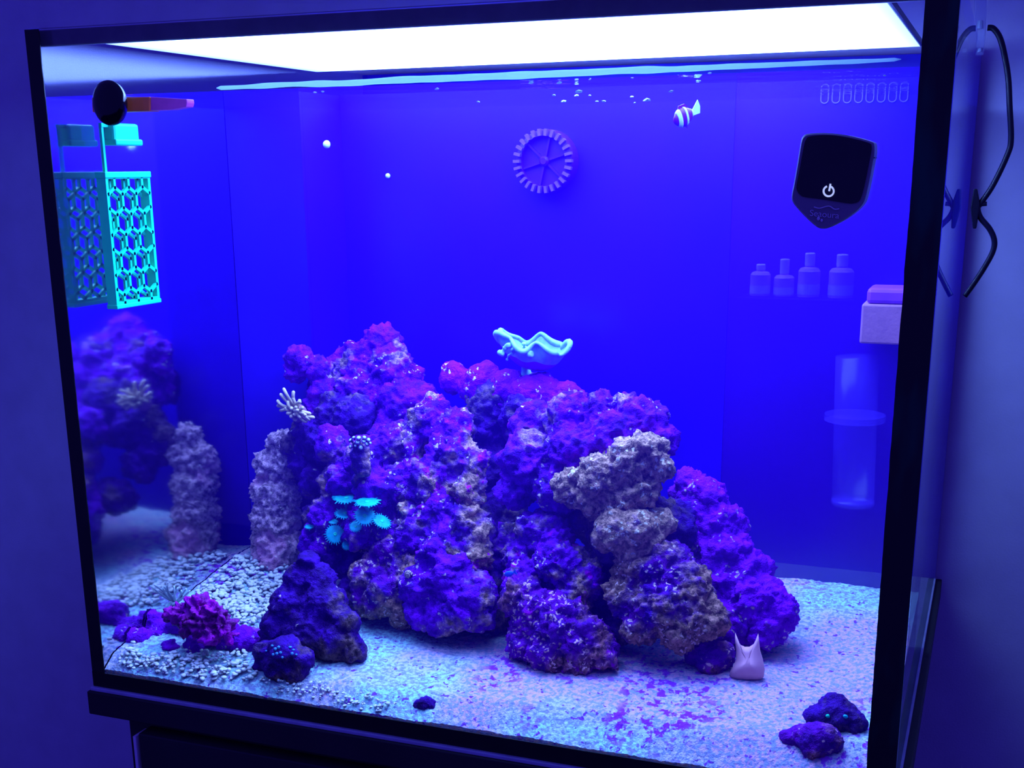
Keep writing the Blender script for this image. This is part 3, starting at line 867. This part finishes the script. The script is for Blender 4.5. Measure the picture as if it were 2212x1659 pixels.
for (x, y, lab) in [(1789, 1547, 'bright cyan polyp on the cone-shaped dark rock, nearer the pile'), (1826, 1548, 'dimmer cyan polyp on the cone-shaped dark rock, nearer the tank side')]:
    d = M(5.5, .04)
    tag(MB().add(ico(2)[0] * np.array([d, d * .6, d * .8]) + P(x, y, rock_Y(x, y, .0445)), ico(2)[1]).put('button_polyp', M_mouth if x < 1800 else M_cyan, smooth=True), lab, 'coral polyp')

# horned pink shell
M_shell = plain('pink_shell', (0.97, 0.42, 0.50), 0.5, vary=0.12)
out_px = [(1588, 1366), (1593, 1382), (1600, 1393), (1609, 1397), (1619, 1397), (1628, 1391), (1634, 1380), (1638, 1368), (1640, 1386), (1642, 1404), (1648, 1424), (1652, 1446), (1650, 1462), (1640, 1470), (1614, 1473), (1590, 1470),
          (1578, 1464), (1576, 1452), (1583, 1440), (1590, 1424), (1590, 1404), (1588, 1388)]
NV = len(out_px)
cx_, cy_ = 1614, 1430
YSH = sand_Y(1614, 1470) + 0.002
rings = []
for s, yo in ((1.0, 0.0), (0.86, -0.0035), (0.55, -0.006), (0.2, -0.0075)):
    rings.append([P(cx_ + (x - cx_) * s, cy_ + (y - cy_) * s, YSH + yo + 0.00006 * (1470 - y)) for x, y in out_px])
back = [P(cx_ + (x - cx_) * 0.95, cy_ + (y - cy_) * 0.95, YSH + 0.006 + 0.00006 * (1470 - y)) for x, y in out_px]
vs = [v for rg in rings for v in rg] + back
fs = [(i * NV + k, i * NV + (k + 1) % NV, (i + 1) * NV + (k + 1) % NV, (i + 1) * NV + k) for i in range(3) for k in range(NV)]
fs += [tuple(3 * NV + k for k in range(NV)), tuple(4 * NV + k for k in range(NV))[::-1]] + [(k, 4 * NV + k, 4 * NV + (k + 1) % NV, (k + 1) % NV) for k in range(NV)]
tag(MB().add(vs, fs).put('horned_shell', M_shell, smooth=True), 'pink vase-shaped shell with two horns lying on the sand', 'shell')

# clownfish
M_fish = plain('dark_orange_fish', (0.10, 0.0, 0.45), 0.4)
M_band = plain('white_fish_band', (0.35, 0.55, 0.6), 0.4, vary=0.1)
t = empty('clownfish', P(1480, 262, .15), 'small banded fish swimming just below the water surface', 'fish')
hd, tl = P(1456, 262, .142), P(1499, 242, .158)
ax = tl - hd; Ln = np.linalg.norm(ax); ax /= Ln
upv = np.array([0, 0, 1.0]); upv -= ax * (upv @ ax); upv /= np.linalg.norm(upv); sd = np.cross(ax, upv)


def fish_ring(tt, k=1.0, n=16):
    h = 0.30 * Ln * (math.sin(math.pi * min(1, max(0.02, tt)) ** 0.8) ** 0.8 + 0.10) * k
    w = h * 0.45
    cc = hd + ax * Ln * tt
    return [cc + upv * h * math.cos(2 * math.pi * j / n) + sd * w * math.sin(2 * math.pi * j / n) for j in range(n)]


def loft(rg):
    n = len(rg[0]); m = MB()
    m.add([v for q in rg for v in q], [(i * n + k, i * n + (k + 1) % n, (i + 1) * n + (k + 1) % n, (i + 1) * n + k) for i in range(len(rg) - 1) for k in range(n)] + [tuple(range(n))[::-1], tuple((len(rg) - 1) * n + k for k in range(n))])
    return m


body = loft([fish_ring(x) for x in np.linspace(0.0, 1.0, 16)]).put('body', M_fish, t, smooth=True)
for a, b in ((0.14, 0.30), (0.50, 0.60), (0.86, 1.0)):
    loft([fish_ring(x, 1.06) for x in np.linspace(a, b, 5)]).put('band', M_band, body, smooth=True)
tp = [tl + upv * 0.10 * Ln - ax * 0.05 * Ln, tl + ax * 0.28 * Ln + upv * 0.34 * Ln, tl + ax * 0.33 * Ln + upv * 0.1 * Ln, tl + ax * 0.26 * Ln - upv * 0.12 * Ln, tl - upv * 0.10 * Ln - ax * 0.05 * Ln]
MB().prism([q + sd * 0.0003 for q in tp], [q - sd * 0.0003 for q in tp]).put('tail_fin', M_band, t)
m0 = hd + ax * Ln * 0.45 + upv * 0.28 * Ln
tp = [m0 - ax * 0.2 * Ln, m0 - ax * 0.12 * Ln + upv * 0.14 * Ln, m0 + ax * 0.18 * Ln + upv * 0.13 * Ln, m0 + ax * 0.3 * Ln - upv * 0.02 * Ln]
MB().prism([q + sd * 0.0003 for q in tp], [q - sd * 0.0003 for q in tp]).put('dorsal_fin', M_fish, t)
m0 = hd + ax * Ln * 0.35 - upv * 0.22 * Ln
tp = [m0, m0 + ax * 0.25 * Ln, m0 + ax * 0.2 * Ln - upv * 0.2 * Ln]
MB().prism([q + sd * 0.0003 for q in tp], [q - sd * 0.0003 for q in tp]).put('belly_fin', M_fish, t)

# little blue fish in the crevice
M_bluefish = vivid('bright_blue_fish', (0.03, 0.15, 0.9))
t = empty('blue_fish', P(1102, 1246, .112), 'tiny bright blue fish in the gap between the rocks', 'fish')
hd, tl = P(1090, 1242, .110), P(1110, 1237, .112)
ax = tl - hd; Ln = np.linalg.norm(ax); ax /= Ln
upv = np.array([0, 0, 1.0]); upv -= ax * (upv @ ax); upv /= np.linalg.norm(upv); sd = np.cross(ax, upv)
loft([fish_ring(x) for x in np.linspace(0.0, 1.0, 12)]).put('body', M_bluefish, t, smooth=True)
tp = [tl - ax * 0.1 * Ln, tl + ax * 0.3 * Ln + upv * 0.45 * Ln, tl + ax * 0.2 * Ln, tl + ax * 0.3 * Ln - upv * 0.25 * Ln]
MB().prism([q + sd * 0.0004 for q in tp], [q - sd * 0.0004 for q in tp]).put('tail_fin', M_bluefish, t)

# striped snail on the violet rock
def stripe_mat():
    m, nt, out = mat('striped_shell')
    tc = node(nt, 'ShaderNodeTexCoord'); wv = node(nt, 'ShaderNodeTexWave'); wv.inputs['Scale'].default_value = 260; wv.inputs['Distortion'].default_value = 2.0
    r = node(nt, 'ShaderNodeValToRGB'); r.color_ramp.elements[0].position = 0.45; r.color_ramp.elements[1].position = 0.55
    r.color_ramp.elements[0].color = (0.03, 0.01, 0.12, 1); r.color_ramp.elements[1].color = (0.9, 0.6, 0.5, 1)
    b = node(nt, 'ShaderNodeBsdfPrincipled'); b.inputs['Roughness'].default_value = 0.4
    nt.links.new(tc.outputs['Object'], wv.inputs['Vector']); nt.links.new(wv.outputs[0], r.inputs[0]); nt.links.new(r.outputs[0], b.inputs['Base Color']); nt.links.new(b.outputs[0], out.inputs[0])
    return m


d = M(11, .1)
sp = []
for k in range(40):
    a = k / 39 * 2 * math.pi * 2.1
    rr_ = d * (1 - k / 39 * 0.85)
    sp.append(P(882, 1241, rock_Y(882, 1241, .1) - .0015) + np.array([rr_ * math.cos(a) * 0.55, -d * 0.8 * k / 39, rr_ * math.sin(a) * 0.6]))
tag(MB().tube(sp, [d * 0.5 * (1 - k / 39 * 0.85) for k in range(40)], 10).put('striped_snail', stripe_mat(), smooth=True), 'small spiral snail with zebra stripes on the dark crusty rock', 'snail')

# snails on the back panel
for (x, y, s, lab) in [(706, 312, 8.5, 'larger pale snail stuck on the dark corner baffle'), (838, 380, 5.5, 'smaller pale snail stuck on the blue back panel')]:
    YW = 0.236 if x < 750 else YB
    d = M(s, YW)
    tag(MB().lathe([(d, 0.0), (d * 0.95, -d * 0.3), (d * 0.55, -d * 0.8), (d * 0.15, -d * 1.05)], org=P(x, y, YW - 0.0002), axis='y', n=20).put('limpet_snail', M_pale, smooth=True), lab, 'snail')

# crumbs drifting under the surface
r = random.Random(21)
for (x, y, s) in [(1197, 206, 4), (1217, 219, 6), (1250, 198, 8), (1246, 206, 5), (1289, 219, 3.5), (1305, 219, 5), (1371, 222, 3), (1397, 216, 8), (1147, 179, 6), (1208, 179, 6), (1450, 197, 5), (944, 192, 5),
                  (680, 200, 4), (697, 198, 4), (1033, 220, 4), (1274, 206, 3), (1365, 209, 4), (1533, 158, 4), (1911, 163, 3)]:
    Y = 0.02 if y < 200 else 0.05 + r.random() * 0.06
    d = M(s, Y)
    V, F = ico(1)
    k = r.random() * 50
    me = MB().add(V * np.array([d, d * 0.5, d * 0.45]) * np.array([1 + 0.5 * noise.noise(Vector(v) * 1.5 + Vector((k, 0, 0))) for v in V])[:, None] + P(x, y, Y), F)
    tag(me.put('food_flake', M_pale), 'pale food crumb drifting just under the water surface', 'food flake', 'crumbs drifting under the surface')

# ------------------------------------------------------------------ equipment
# green frag rack hung on the left pane
M_green = vivid('fluorescent_green_plastic', (0.0, 0.85, 0.36), vary=0.06, rough=0.45)
t = empty('frag_rack', (0.026, 0.062, 0.300), 'fluorescent green hexagon-lattice frag rack hung on the left glass', 'frag rack')
RX0, RX1, RY0, RY1, RZ0, RZ1 = 0.0215, 0.0300, 0.035, 0.089, 0.302, 0.4015
b = 0.0042
MB().box((RX0, RY0, RZ1 - b), (RX1, RY1, RZ1)).box((RX0, RY0, RZ0), (RX1, RY1, RZ0 + b)).box((RX0, RY0, RZ0 + b), (RX1, RY0 + 0.003, RZ1 - b)).box((RX0, RY1 - 0.003, RZ0 + b), (RX1, RY1, RZ1 - b)).put('frame', M_green, t)
MB().box((RX0 - 0.0005, RY0 - 0.0008, RZ1 - 0.0035), (RX1 + 0.0008, RY1 + 0.0008, RZ1 + 0.001)).put('lip', M_green, t, bevel=0.0005)
MB().box((RX0 - 0.0005, RY0 - 0.0008, RZ0 - 0.001), (RX1 + 0.0008, RY1 + 0.0008, RZ0 + 0.0022)).put('lip', M_green, t, bevel=0.0005)


def lattice(x, off, half_x):
    m = MB()
    cw = (RY1 - RY0 - 0.004) / 3.0
    rh = 0.0150
    seen = set()
    y0, y1, z0, z1 = RY0 + 0.002, RY1 - 0.002, RZ0 + b * 0.7, RZ1 - b * 0.7
    for row in range(-1, 9):
        for colm in range(-1, 5):
            cy = RY0 + 0.002 + cw * (colm + 0.5 * (row % 2)) + off[0]
            cz = RZ0 + rh * row + off[1]
            pts = [(cy, cz + rh * .66), (cy + cw / 2, cz + rh * .34), (cy + cw / 2, cz - rh * .34), (cy, cz - rh * .66), (cy - cw / 2, cz - rh * .34), (cy - cw / 2, cz + rh * .34)]
            for k in range(6):
                A, B = pts[k], pts[(k + 1) % 6]
                key = tuple(sorted([(round(A[0], 4), round(A[1], 4)), (round(B[0], 4), round(B[1], 4))]))
                if key in seen: continue
                seen.add(key)
                # clip the bar to the frame
                t0, t1 = 0.0, 1.0
                ok = True
                for ai, bi, lo, hi in ((A[0], B[0], y0, y1), (A[1], B[1], z0, z1)):
                    d_ = bi - ai
                    if abs(d_) < 1e-9:
                        if not lo < ai < hi: ok = False
                        continue
                    u0, u1 = sorted(((lo - ai) / d_, (hi - ai) / d_))
                    t0, t1 = max(t0, u0), min(t1, u1)
                if not ok or t1 - t0 < 0.05: continue
                a_ = np.array([x, A[0] + (B[0] - A[0]) * t0, A[1] + (B[1] - A[1]) * t0]); b_ = np.array([x, A[0] + (B[0] - A[0]) * t1, A[1] + (B[1] - A[1]) * t1])
                dv = b_ - a_; L_ = np.linalg.norm(dv); dv /= L_
                nv = np.cross(dv, [1, 0, 0])
                m.obox((a_ + b_) / 2, dv * (L_ / 2 + 0.0008), nv * 0.00125, (half_x, 0, 0))
    return m


lattice(RX1 - 0.0012, (0.0, 0.004), 0.0012).put('front_lattice', M_green, t)
lattice(RX0 + 0.0012, (0.003, 0.0), 0.0010).put('rear_lattice', M_green, t)
a = (RX0 + 0.004, RY0 + 0.006)
MB().box((a[0] - 0.0012, a[1] - 0.0012, RZ1), (a[0] + 0.0012, a[1] + 0.0012, 0.4375)).put('hanger_rod', M_green, t)
MB().box((a[0] - 0.0012, a[1] - 0.0012, 0.4345), (a[0] + 0.0016, a[1] + 0.03, 0.4375)).put('hanger_arm', M_green, t)
cb = MB().box((0.0215, 0.0475, 0.4235), (0.0318, 0.078, 0.4375)).put('clip', M_green, t, bevel=0.002, smooth=False)
MB().box((0.0205, 0.0468, 0.4215), (0.0335, 0.0795, 0.4262)).put('clip_lip', M_green, cb, bevel=0.0012)

# magnet cleaner
t = empty('magnet_cleaner', P(240, 271, 0), 'round black magnet cleaner stuck on the front glass', 'magnet')
cm = P(240, 223, 0.0)
prof = [(0.0148, -0.0002), (0.0152, -0.004), (0.0146, -0.008), (0.0120, -0.011), (0.0070, -0.0128), (0.001, -0.0132)]
mm = MB().lathe(prof, org=cm, axis='y', n=48)
mm.v = [(cm[0] + 0.0012 + (v[0] - cm[0]) * 0.86, v[1] * 0.7, v[2]) for v in mm.v]      # an upright oval, rather flat
mm.put('outer_dome', plain('glossy_black', (0.002, 0.002, 0.006), 0.12, 0.5), t, smooth=True)
M_or = vivid('orange_plastic', (0.85, 0.12, 0.03), vary=0.1)
M_pk = vivid('pink_plastic', (0.85, 0.08, 0.45), vary=0.1)
t = empty('float_scraper', P(300, 245, 0.012), 'orange and pink plastic scraper floating at the waterline behind the magnet', 'scraper')
q = [P(197, 211, .012), P(323, 209, .012), P(323, 240, .012), P(199, 243, .012)]
MB().prism(q, [v + np.array([0, 0.012, 0]) for v in q]).put('handle', M_or, t, bevel=0.0008)
q = [P(323.5, 209, .0135), P(403, 214, .0135), P(404, 222, .0135), P(402, 231, .0135), P(370, 237, .0135), P(323.5, 239, .0135)]
MB().prism(q, [v + np.array([0, 0.009, 0]) for v in q]).put('blade', M_pk, t, bevel=0.0006)

# power head outlet on the back panel
M_dim = plain('dark_violet_plastic', (0.04, 0.0, 0.42), 0.4)
M_tooth = plain('grille_plastic', (0.12, 0.04, 0.50), 0.4)
c = P(1188, 348, YB)
t = empty('wave_pump', c, 'round dark pump with a toothed grille on the back panel', 'pump')
Rr = M(60, YB)
MB().lathe([(Rr, -0.0002), (Rr, -0.012), (Rr * 0.96, -0.016), (Rr * 0.80, -0.017), (Rr * 0.78, -0.010), (Rr * 0.02, -0.010)], org=c, axis='y', n=48).put('housing', M_dim, t, smooth=False)
for k in range(26):
    a = 2 * math.pi * k / 26
    d = np.array([math.cos(a), 0, math.sin(a)]); s_ = np.array([-math.sin(a), 0, math.cos(a)])
    MB().obox(c + d * Rr * 0.90 + np.array([0, -0.0185, 0]), d * Rr * 0.11, s_ * Rr * 0.045, (0, 0.0025, 0)).put('grille_tooth', M_tooth, t)
for k in range(6):
    a = 2 * math.pi * k / 6 + 0.3
    d = np.array([math.cos(a), 0, math.sin(a)]); s_ = np.array([-math.sin(a), 0, math.cos(a)])
    MB().obox(c + d * Rr * 0.42 + np.array([0, -0.012, 0]), d * Rr * 0.36, s_ * Rr * 0.03, (0, 0.002, 0)).put('grille_bar', M_dim, t)
MB().lathe([(Rr * .16, -0.010), (Rr * .16, -0.016), (Rr * .1, -0.018), (0.0003, -0.018)], org=c, axis='y', n=24).put('hub', M_dim, t)

# clear cylinder at the back right
M_tube = translucent('cloudy_clear_plastic', (0.12, 0.05, 0.8), 0.15, 0.25)
zb = P(1842, 1088, .285); zt = P(1852, 770, .285)
t = empty('filter_cylinder', zb, 'cloudy clear plastic cylinder hanging at the back right', 'filter')
rc = M(40, .285)
MB().tube([zb, zb + (zt - zb) * 0.5, zt], rc, 28).put('tube', M_tube, t, smooth=True)
MB().tube([zb - (0, 0, 0.0005), zb + (0, 0, 0.004)], rc * 1.02, 28).put('end_cap', M_tube, t, smooth=True)
fl = P(1846, 908, .285)
MB().tube([fl, fl + (0, 0, 0.005)], rc * 1.42, 28).put('flange', M_tube, t)

# pale box in the corner
M_box = plain('pale_plastic_box', (0.36, 0.14, 0.20), 0.6, vary=0.1, bump=0.1)
M_lid = plain('violet_lid', (0.25, 0.04, 0.55), 0.5)
a, b_ = P(1856, 742, .262), P(1972, 660, .262)
t = empty('media_box', ((a[0] + b_[0]) / 2, .28, a[2]), 'pale plastic box with a violet top in the back right corner', 'box')
MB().box((a[0], .262, a[2]), (min(b_[0] + .002, W - G - .001), .305, b_[2])).put('body', M_box, t, bevel=0.0015)
MB().box((a[0] + 0.003, .264, b_[2]), (min(b_[0] + .002, W - G - .001), .303, b_[2] + 0.012)).put('lid', M_lid, t, bevel=0.003)

# bottles behind the tinted panel
M_bottle = plain('lilac_bottle', (0.75, 0.28, 0.5), 0.5, vary=0.15)
M_cap = plain('pale_bottle_cap', (0.8, 0.5, 0.6), 0.5)
M_lab = plain('bottle_sticker', (0.9, 0.6, 0.65), 0.6)
YS = 0.345
zl = P(1720, 642, YS)[2]
tag(MB().box((P(1600, 640, YS)[0], YS - 0.016, zl - 0.004), (P(1850, 640, YS)[0], YS + 0.03, zl)).put('bottle_shelf', M_chamber, bevel=0.0005), 'narrow tinted shelf holding the dim bottles', 'shelf')
for (x0, x1, yt, yc, lab) in [(1622, 1660, 585, 572, 'short dim bottle at the end of the row away from the pale box'), (1673, 1711, 592, 560, 'dim bottle with a narrow cap between the short and the tall one'),
                              (1725, 1766, 574, 546, 'tall dim bottle with a sticker beside the gap'), (1792, 1838, 574, 548, 'dim bottle standing apart, next to the pale box')]:
    cx = P((x0 + x1) / 2, 640, YS)[0]; rb = M((x1 - x0) / 2, YS); hs = P(1700, yt, YS)[2] - P(1700, 640, YS)[2]; hc = P(1700, yc, YS)[2] - P(1700, 640, YS)[2]
    t = empty('additive_bottle', (cx, YS, zl), lab, 'bottle', 'dim bottles on the tinted shelf')
    MB().lathe([(rb * .9, 0), (rb, .001), (rb, hs * .86), (rb * .8, hs * .96), (rb * .42, hs), (rb * .42, hs + .001)], org=(cx, YS, zl), n=24).put('body', M_bottle, t, smooth=False)
    MB().lathe([(rb * .46, hs + .001), (rb * .46, hc), (rb * .40, hc + .0008)], org=(cx, YS, zl), n=20).put('cap', M_cap, t)
    MB().lathe([(rb * 1.02, hs * .12), (rb * 1.02, hs * .45)], org=(cx, YS, zl), n=24).put('sticker', M_lab, t)

# ------------------------------------------------------------------ algae cleaner on the front glass
M_dev = plain('grey_blue_plastic', (0.28, 0.28, 0.31), 0.45, 0.4, vary=0.05)
M_screen = plain('black_screen', (0.02, 0.02, 0.025), 0.2, 0.4)
M_ink = plain('lit_print', (0.75, 0.85, 1.0), 0.5, emit=(0.6, 0.72, 1.0), es=0.6, vary=0.02)
M_print = plain('white_print', (0.9, 0.92, 0.95), 0.5, vary=0.02)
YF = -0.017
o_px = [(1735, 294), (1744, 289), (1770, 287), (1800, 288), (1830, 292), (1860, 299), (1882, 306), (1888, 311), (1889, 330), (1885, 352), (1878, 390), (1870, 425), (1864, 440), (1850, 456), (1826, 474), (1804, 486), (1788, 493),
        (1775, 494), (1764, 490), (1745, 474), (1724, 452), (1712, 436), (1710, 422), (1715, 395), (1722, 355), (1728, 318), (1731, 302)]
t = empty('glass_cleaner', P(1783, 494, 0), 'grey shield-shaped electronic cleaner with black screen stuck on the front glass', 'device')


def round_px(px, n=4):
    k = len(px)
    sp = spline([np.array(q + (0.0,)) for q in (px[-2:] + px + px[:3])], n)
    return [(q[0], q[1]) for q in sp[2 * n:(2 + k) * n]]


o_px = round_px(o_px)
fr = [P(x, y, YF) for x, y in o_px]
cF = sum(fr) / len(fr)
m1 = MB()
n = len(fr)
ins = [cF + (v - cF) * 0.965 + np.array([0, -0.0012, 0]) for v in fr]
bk = [np.array([v[0], -0.0003, v[2]]) for v in fr]
m1.add(ins + fr + bk, [tuple(range(n)), tuple(range(2 * n, 3 * n))[::-1]] + [(i, n + i, n + (i + 1) % n, (i + 1) % n) for i in range(n)] + [(n + i, 2 * n + i, 2 * n + (i + 1) % n, n + (i + 1) % n) for i in range(n)])
m1.put('case', M_dev, t)
# a groove along the side
gz = P(1888, 342, YF)[2]
gx = P(1888, 342, YF)[0]
MB().box((gx - 0.003, -0.0165, gz), (gx + 0.0003, -0.001, gz + 0.0005)).put('side_groove', M_black, t)
s_px = [(1741, 300), (1748, 294), (1775, 291), (1805, 292), (1845, 299), (1878, 308), (1884, 316), (1882, 335), (1870, 395), (1862, 425), (1856, 436), (1846, 440), (1830, 440), (1780, 432), (1740, 427), (1728, 422), (1721, 412),
        (1720, 400), (1726, 370), (1736, 315)]
q = [P(x, y, YF - 0.0012) for x, y in round_px(s_px)]
cS = sum(q) / len(q)
q = [cS + (v - cS) * 0.985 for v in q]
scr = MB().prism([v + np.array([0, -0.0007, 0]) for v in q], [v + np.array([0, 0.0004, 0]) for v in q]).put('screen', M_screen, t)
YI = YF - 0.0021
ang = [math.radians(a) for a in np.linspace(112, 112 + 318, 26)]
MB().tube([P(1790 + 11 * math.cos(a - 0.05), 413 - 11 * math.sin(a - 0.05), YI) for a in ang], M(1.7, 0), 6).put('power_ring', M_ink, scr)
MB().tube([P(1794, 397, YI), P(1791, 413, YI)], M(1.7, 0), 6).put('power_bar', M_ink, scr)
cu = bpy.data.curves.new('logo', 'FONT'); cu.body = 'Seaoura'; cu.align_x = 'CENTER'; cu.size = 1.0; cu.extrude = 0.01
to = bpy.data.objects.new('logo', cu); COL.objects.link(to)
dg = bpy.context.evaluated_depsgraph_get()
lm = bpy.data.meshes.new_from_object(to.evaluated_get(dg))
bpy.data.objects.remove(to)
tw = max(v.co.x for v in lm.vertices) - min(v.co.x for v in lm.vertices)
A = P(1749, 466, YI + .0005); B = P(1812, 472, YI + .0005)
sc_ = np.linalg.norm(B - A) / tw
ux = (B - A) / np.linalg.norm(B - A); uz = np.array([0.03, 0, 1.0]); uz /= np.linalg.norm(uz)
for v in lm.vertices:
    p = (A + B) / 2 + ux * v.co.x * sc_ + uz * v.co.y * sc_ * 0.95 + np.array([0, -0.0002 - v.co.z * 0.01, 0])
    v.co = Vector(p)
put('logo_lettering', lm, M_print, t)
MB().tube(spline([P(1758, 447, YI), P(1770, 450, YI), P(1785, 446, YI), P(1793, 446, YI), P(1803, 452, YI), P(1813, 451, YI)], 5), M(1.0, 0), 6).put('logo_wave', M_print, t)
MB().add(ico(2)[0] * np.array([M(3, 0), 0.0003, M(3.6, 0)]) + P(1768, 472, YI), ico(2)[1]).add(ico(2)[0] * np.array([M(2.2, 0), 0.0003, M(2.8, 0)]) + P(1775, 476, YI), ico(2)[1]).put('logo_fish', M_print, t)

# ------------------------------------------------------------------ cable and clip beside the right pane
M_cable = plain('black_cable', (0.006, 0.005, 0.02), 0.4, 0.4)
M_acr = translucent('clear_acrylic', (0.6, 0.65, 0.9), 0.35, 0.1)
YC = 0.44
cpts = [P(2133, 60, YC), P(2146, 62, YC), P(2160, 82, YC), P(2170, 120, YC), P(2178, 170, YC), P(2181, 230, YC), P(2184, 300, YC), P(2176, 335, YC), P(2145, 400, YC), P(2118, 440, YC), P(2112, 450, YC), P(2118, 470, YC), P(2138, 495, YC), P(2148, 520, YC),
        P(2144, 545, YC), P(2125, 580, YC), P(2104, 612, YC), P(2084, 640, YC)]
tag(MB().tube(spline(cpts, 6), M(5, YC), 10).put('power_cable', M_cable, smooth=True), 'black power cable hanging in loops beside the tank side', 'cable')
t = empty('cable_clip', P(2107, 495, YC), 'small dark clip gripping the black cable beside the tank', 'clip')
q = [P(2103, 408, YC - .004), P(2111, 408, YC - .004), P(2117, 440, YC - .004), P(2109, 494, YC - .004), P(2101, 494, YC - .004), P(2096, 450, YC - .004)]
MB().prism(q, [v + np.array([0, 0.012, 0]) for v in q]).put('jaw', M_cable, t, bevel=0.0008)
MB().tube([P(2112, 442, YC), P(2132, 440, YC)], M(4, YC), 8).put('pin', M_cable, t)
t = empty('rim_bracket', P(2115, 112, YC), 'clear acrylic bracket on the tank rim where the cable starts', 'bracket')
q = [P(2104, -30, YC), P(2132, -30, YC), P(2130, 60, YC), P(2124, 118, YC), P(2110, 118, YC), P(2106, 60, YC)]
MB().prism(q, [v + np.array([0, 0.010, 0]) for v in q]).put('plate', M_acr, t, bevel=0.001)
MB().tube([P(2118, 45, YC - .002), P(2116, 62, YC - .002)], M(5, YC), 10).put('screw', M_pale, t)
MB().tube([P(2117, 104, YC - .002), P(2117, 112, YC - .002)], M(4, YC), 10).put('screw', M_pale, t)

# ------------------------------------------------------------------ water
def water_mats():
    res = []
    for top in (False, True):
        m, nt, out = mat('aquarium_water_surface' if top else 'aquarium_water')
        L = nt.links.new
        tr = node(nt, 'ShaderNodeBsdfTransparent')
        if top:
            g = node(nt, 'ShaderNodeBsdfGlossy'); g.inputs['Roughness'].default_value = 0.02
            tc = node(nt, 'ShaderNodeTexCoord')
            n = node(nt, 'ShaderNodeTexNoise'); n.inputs['Scale'].default_value = 28; L(tc.outputs['Object'], n.inputs['Vector'])
            bp = node(nt, 'ShaderNodeBump'); bp.inputs['Strength'].default_value = 0.25; bp.inputs['Distance'].default_value = 0.006
            L(n.outputs['Fac'], bp.inputs['Height']); L(bp.outputs['Normal'], g.inputs['Normal'])
            lw = node(nt, 'ShaderNodeLayerWeight')
            mr = node(nt, 'ShaderNodeMapRange'); mr.inputs['From Min'].default_value = 0.5; mr.inputs['From Max'].default_value = 0.95
            mr.inputs['To Min'].default_value = 0.02; mr.inputs['To Max'].default_value = 0.8
            mx = node(nt, 'ShaderNodeMixShader')
            L(lw.outputs['Facing'], mr.inputs['Value']); L(mr.outputs[0], mx.inputs[0]); L(tr.outputs[0], mx.inputs[1]); L(g.outputs[0], mx.inputs[2])
            L(mx.outputs[0], out.inputs['Surface'])
        else:
            L(tr.outputs[0], out.inputs['Surface'])
        vs_ = node(nt, 'ShaderNodeVolumeScatter'); vs_.inputs['Color'].default_value = (0.055, 0.0, 1.0, 1); vs_.inputs['Density'].default_value = 0.7; vs_.inputs['Anisotropy'].default_value = 0.2
        va = node(nt, 'ShaderNodeVolumeAbsorption'); va.inputs['Color'].default_value = (0.70, 0.62, 0.98, 1); va.inputs['Density'].default_value = 0.7
        ad = node(nt, 'ShaderNodeAddShader'); L(vs_.outputs[0], ad.inputs[0]); L(va.outputs[0], ad.inputs[1]); L(ad.outputs[0], out.inputs['Volume'])
        res.append(m)
    return res


a, b_ = G + 0.0004, W - G - 0.0004
c_, d_ = G + 0.0004, D - G - 0.0004
me = MB().add([(a, c_, 0.001), (b_, c_, 0.001), (b_, d_, 0.001), (a, d_, 0.001), (a, c_, WATER_Z), (b_, c_, WATER_Z), (b_, d_, WATER_Z), (a, d_, WATER_Z)],
              [(0, 3, 2, 1), (4, 5, 6, 7), (0, 1, 5, 4), (1, 2, 6, 5), (2, 3, 7, 6), (3, 0, 4, 7)]).mesh('aquarium_water')
wo = put('aquarium_water', me, water_mats())
for f in me.polygons:
    f.material_index = 1 if f.normal.z > 0.5 else 0
tag(wo, 'hazy blue water filling the aquarium', 'water')
def water_edge_mat():
    m, nt, out = mat('water_edge')
    tl = node(nt, 'ShaderNodeBsdfTranslucent'); tl.inputs[0].default_value = (0.75, 0.97, 0.9, 1)
    df = node(nt, 'ShaderNodeBsdfDiffuse'); df.inputs[0].default_value = (0.7, 0.97, 0.9, 1)
    mx = node(nt, 'ShaderNodeMixShader'); mx.inputs[0].default_value = 0.4
    nt.links.new(tl.outputs[0], mx.inputs[1]); nt.links.new(df.outputs[0], mx.inputs[2]); nt.links.new(mx.outputs[0], out.inputs[0])
    return m


M_men = water_edge_mat()
mp = []
rad = []
for k in range(121):
    u = k / 120
    x = 0.150 + (0.596 - 0.150) * u
    mp.append((x, G + 0.0022, WATER_Z + 0.0022 + 0.0007 * noise.noise(Vector((x * 22, 0, 5))) + 0.0020 * u))
    rad.append(0.0019 * (0.45 + 0.75 * math.sin(math.pi * min(0.98, u * 0.85 + 0.12))) * (1 + 0.35 * noise.noise(Vector((x * 50, 2, 5)))))
rad[0] = rad[-1] = 0.0002
MB().tube(mp, rad, 8).put('waterline_edge', M_men, wo, smooth=True)
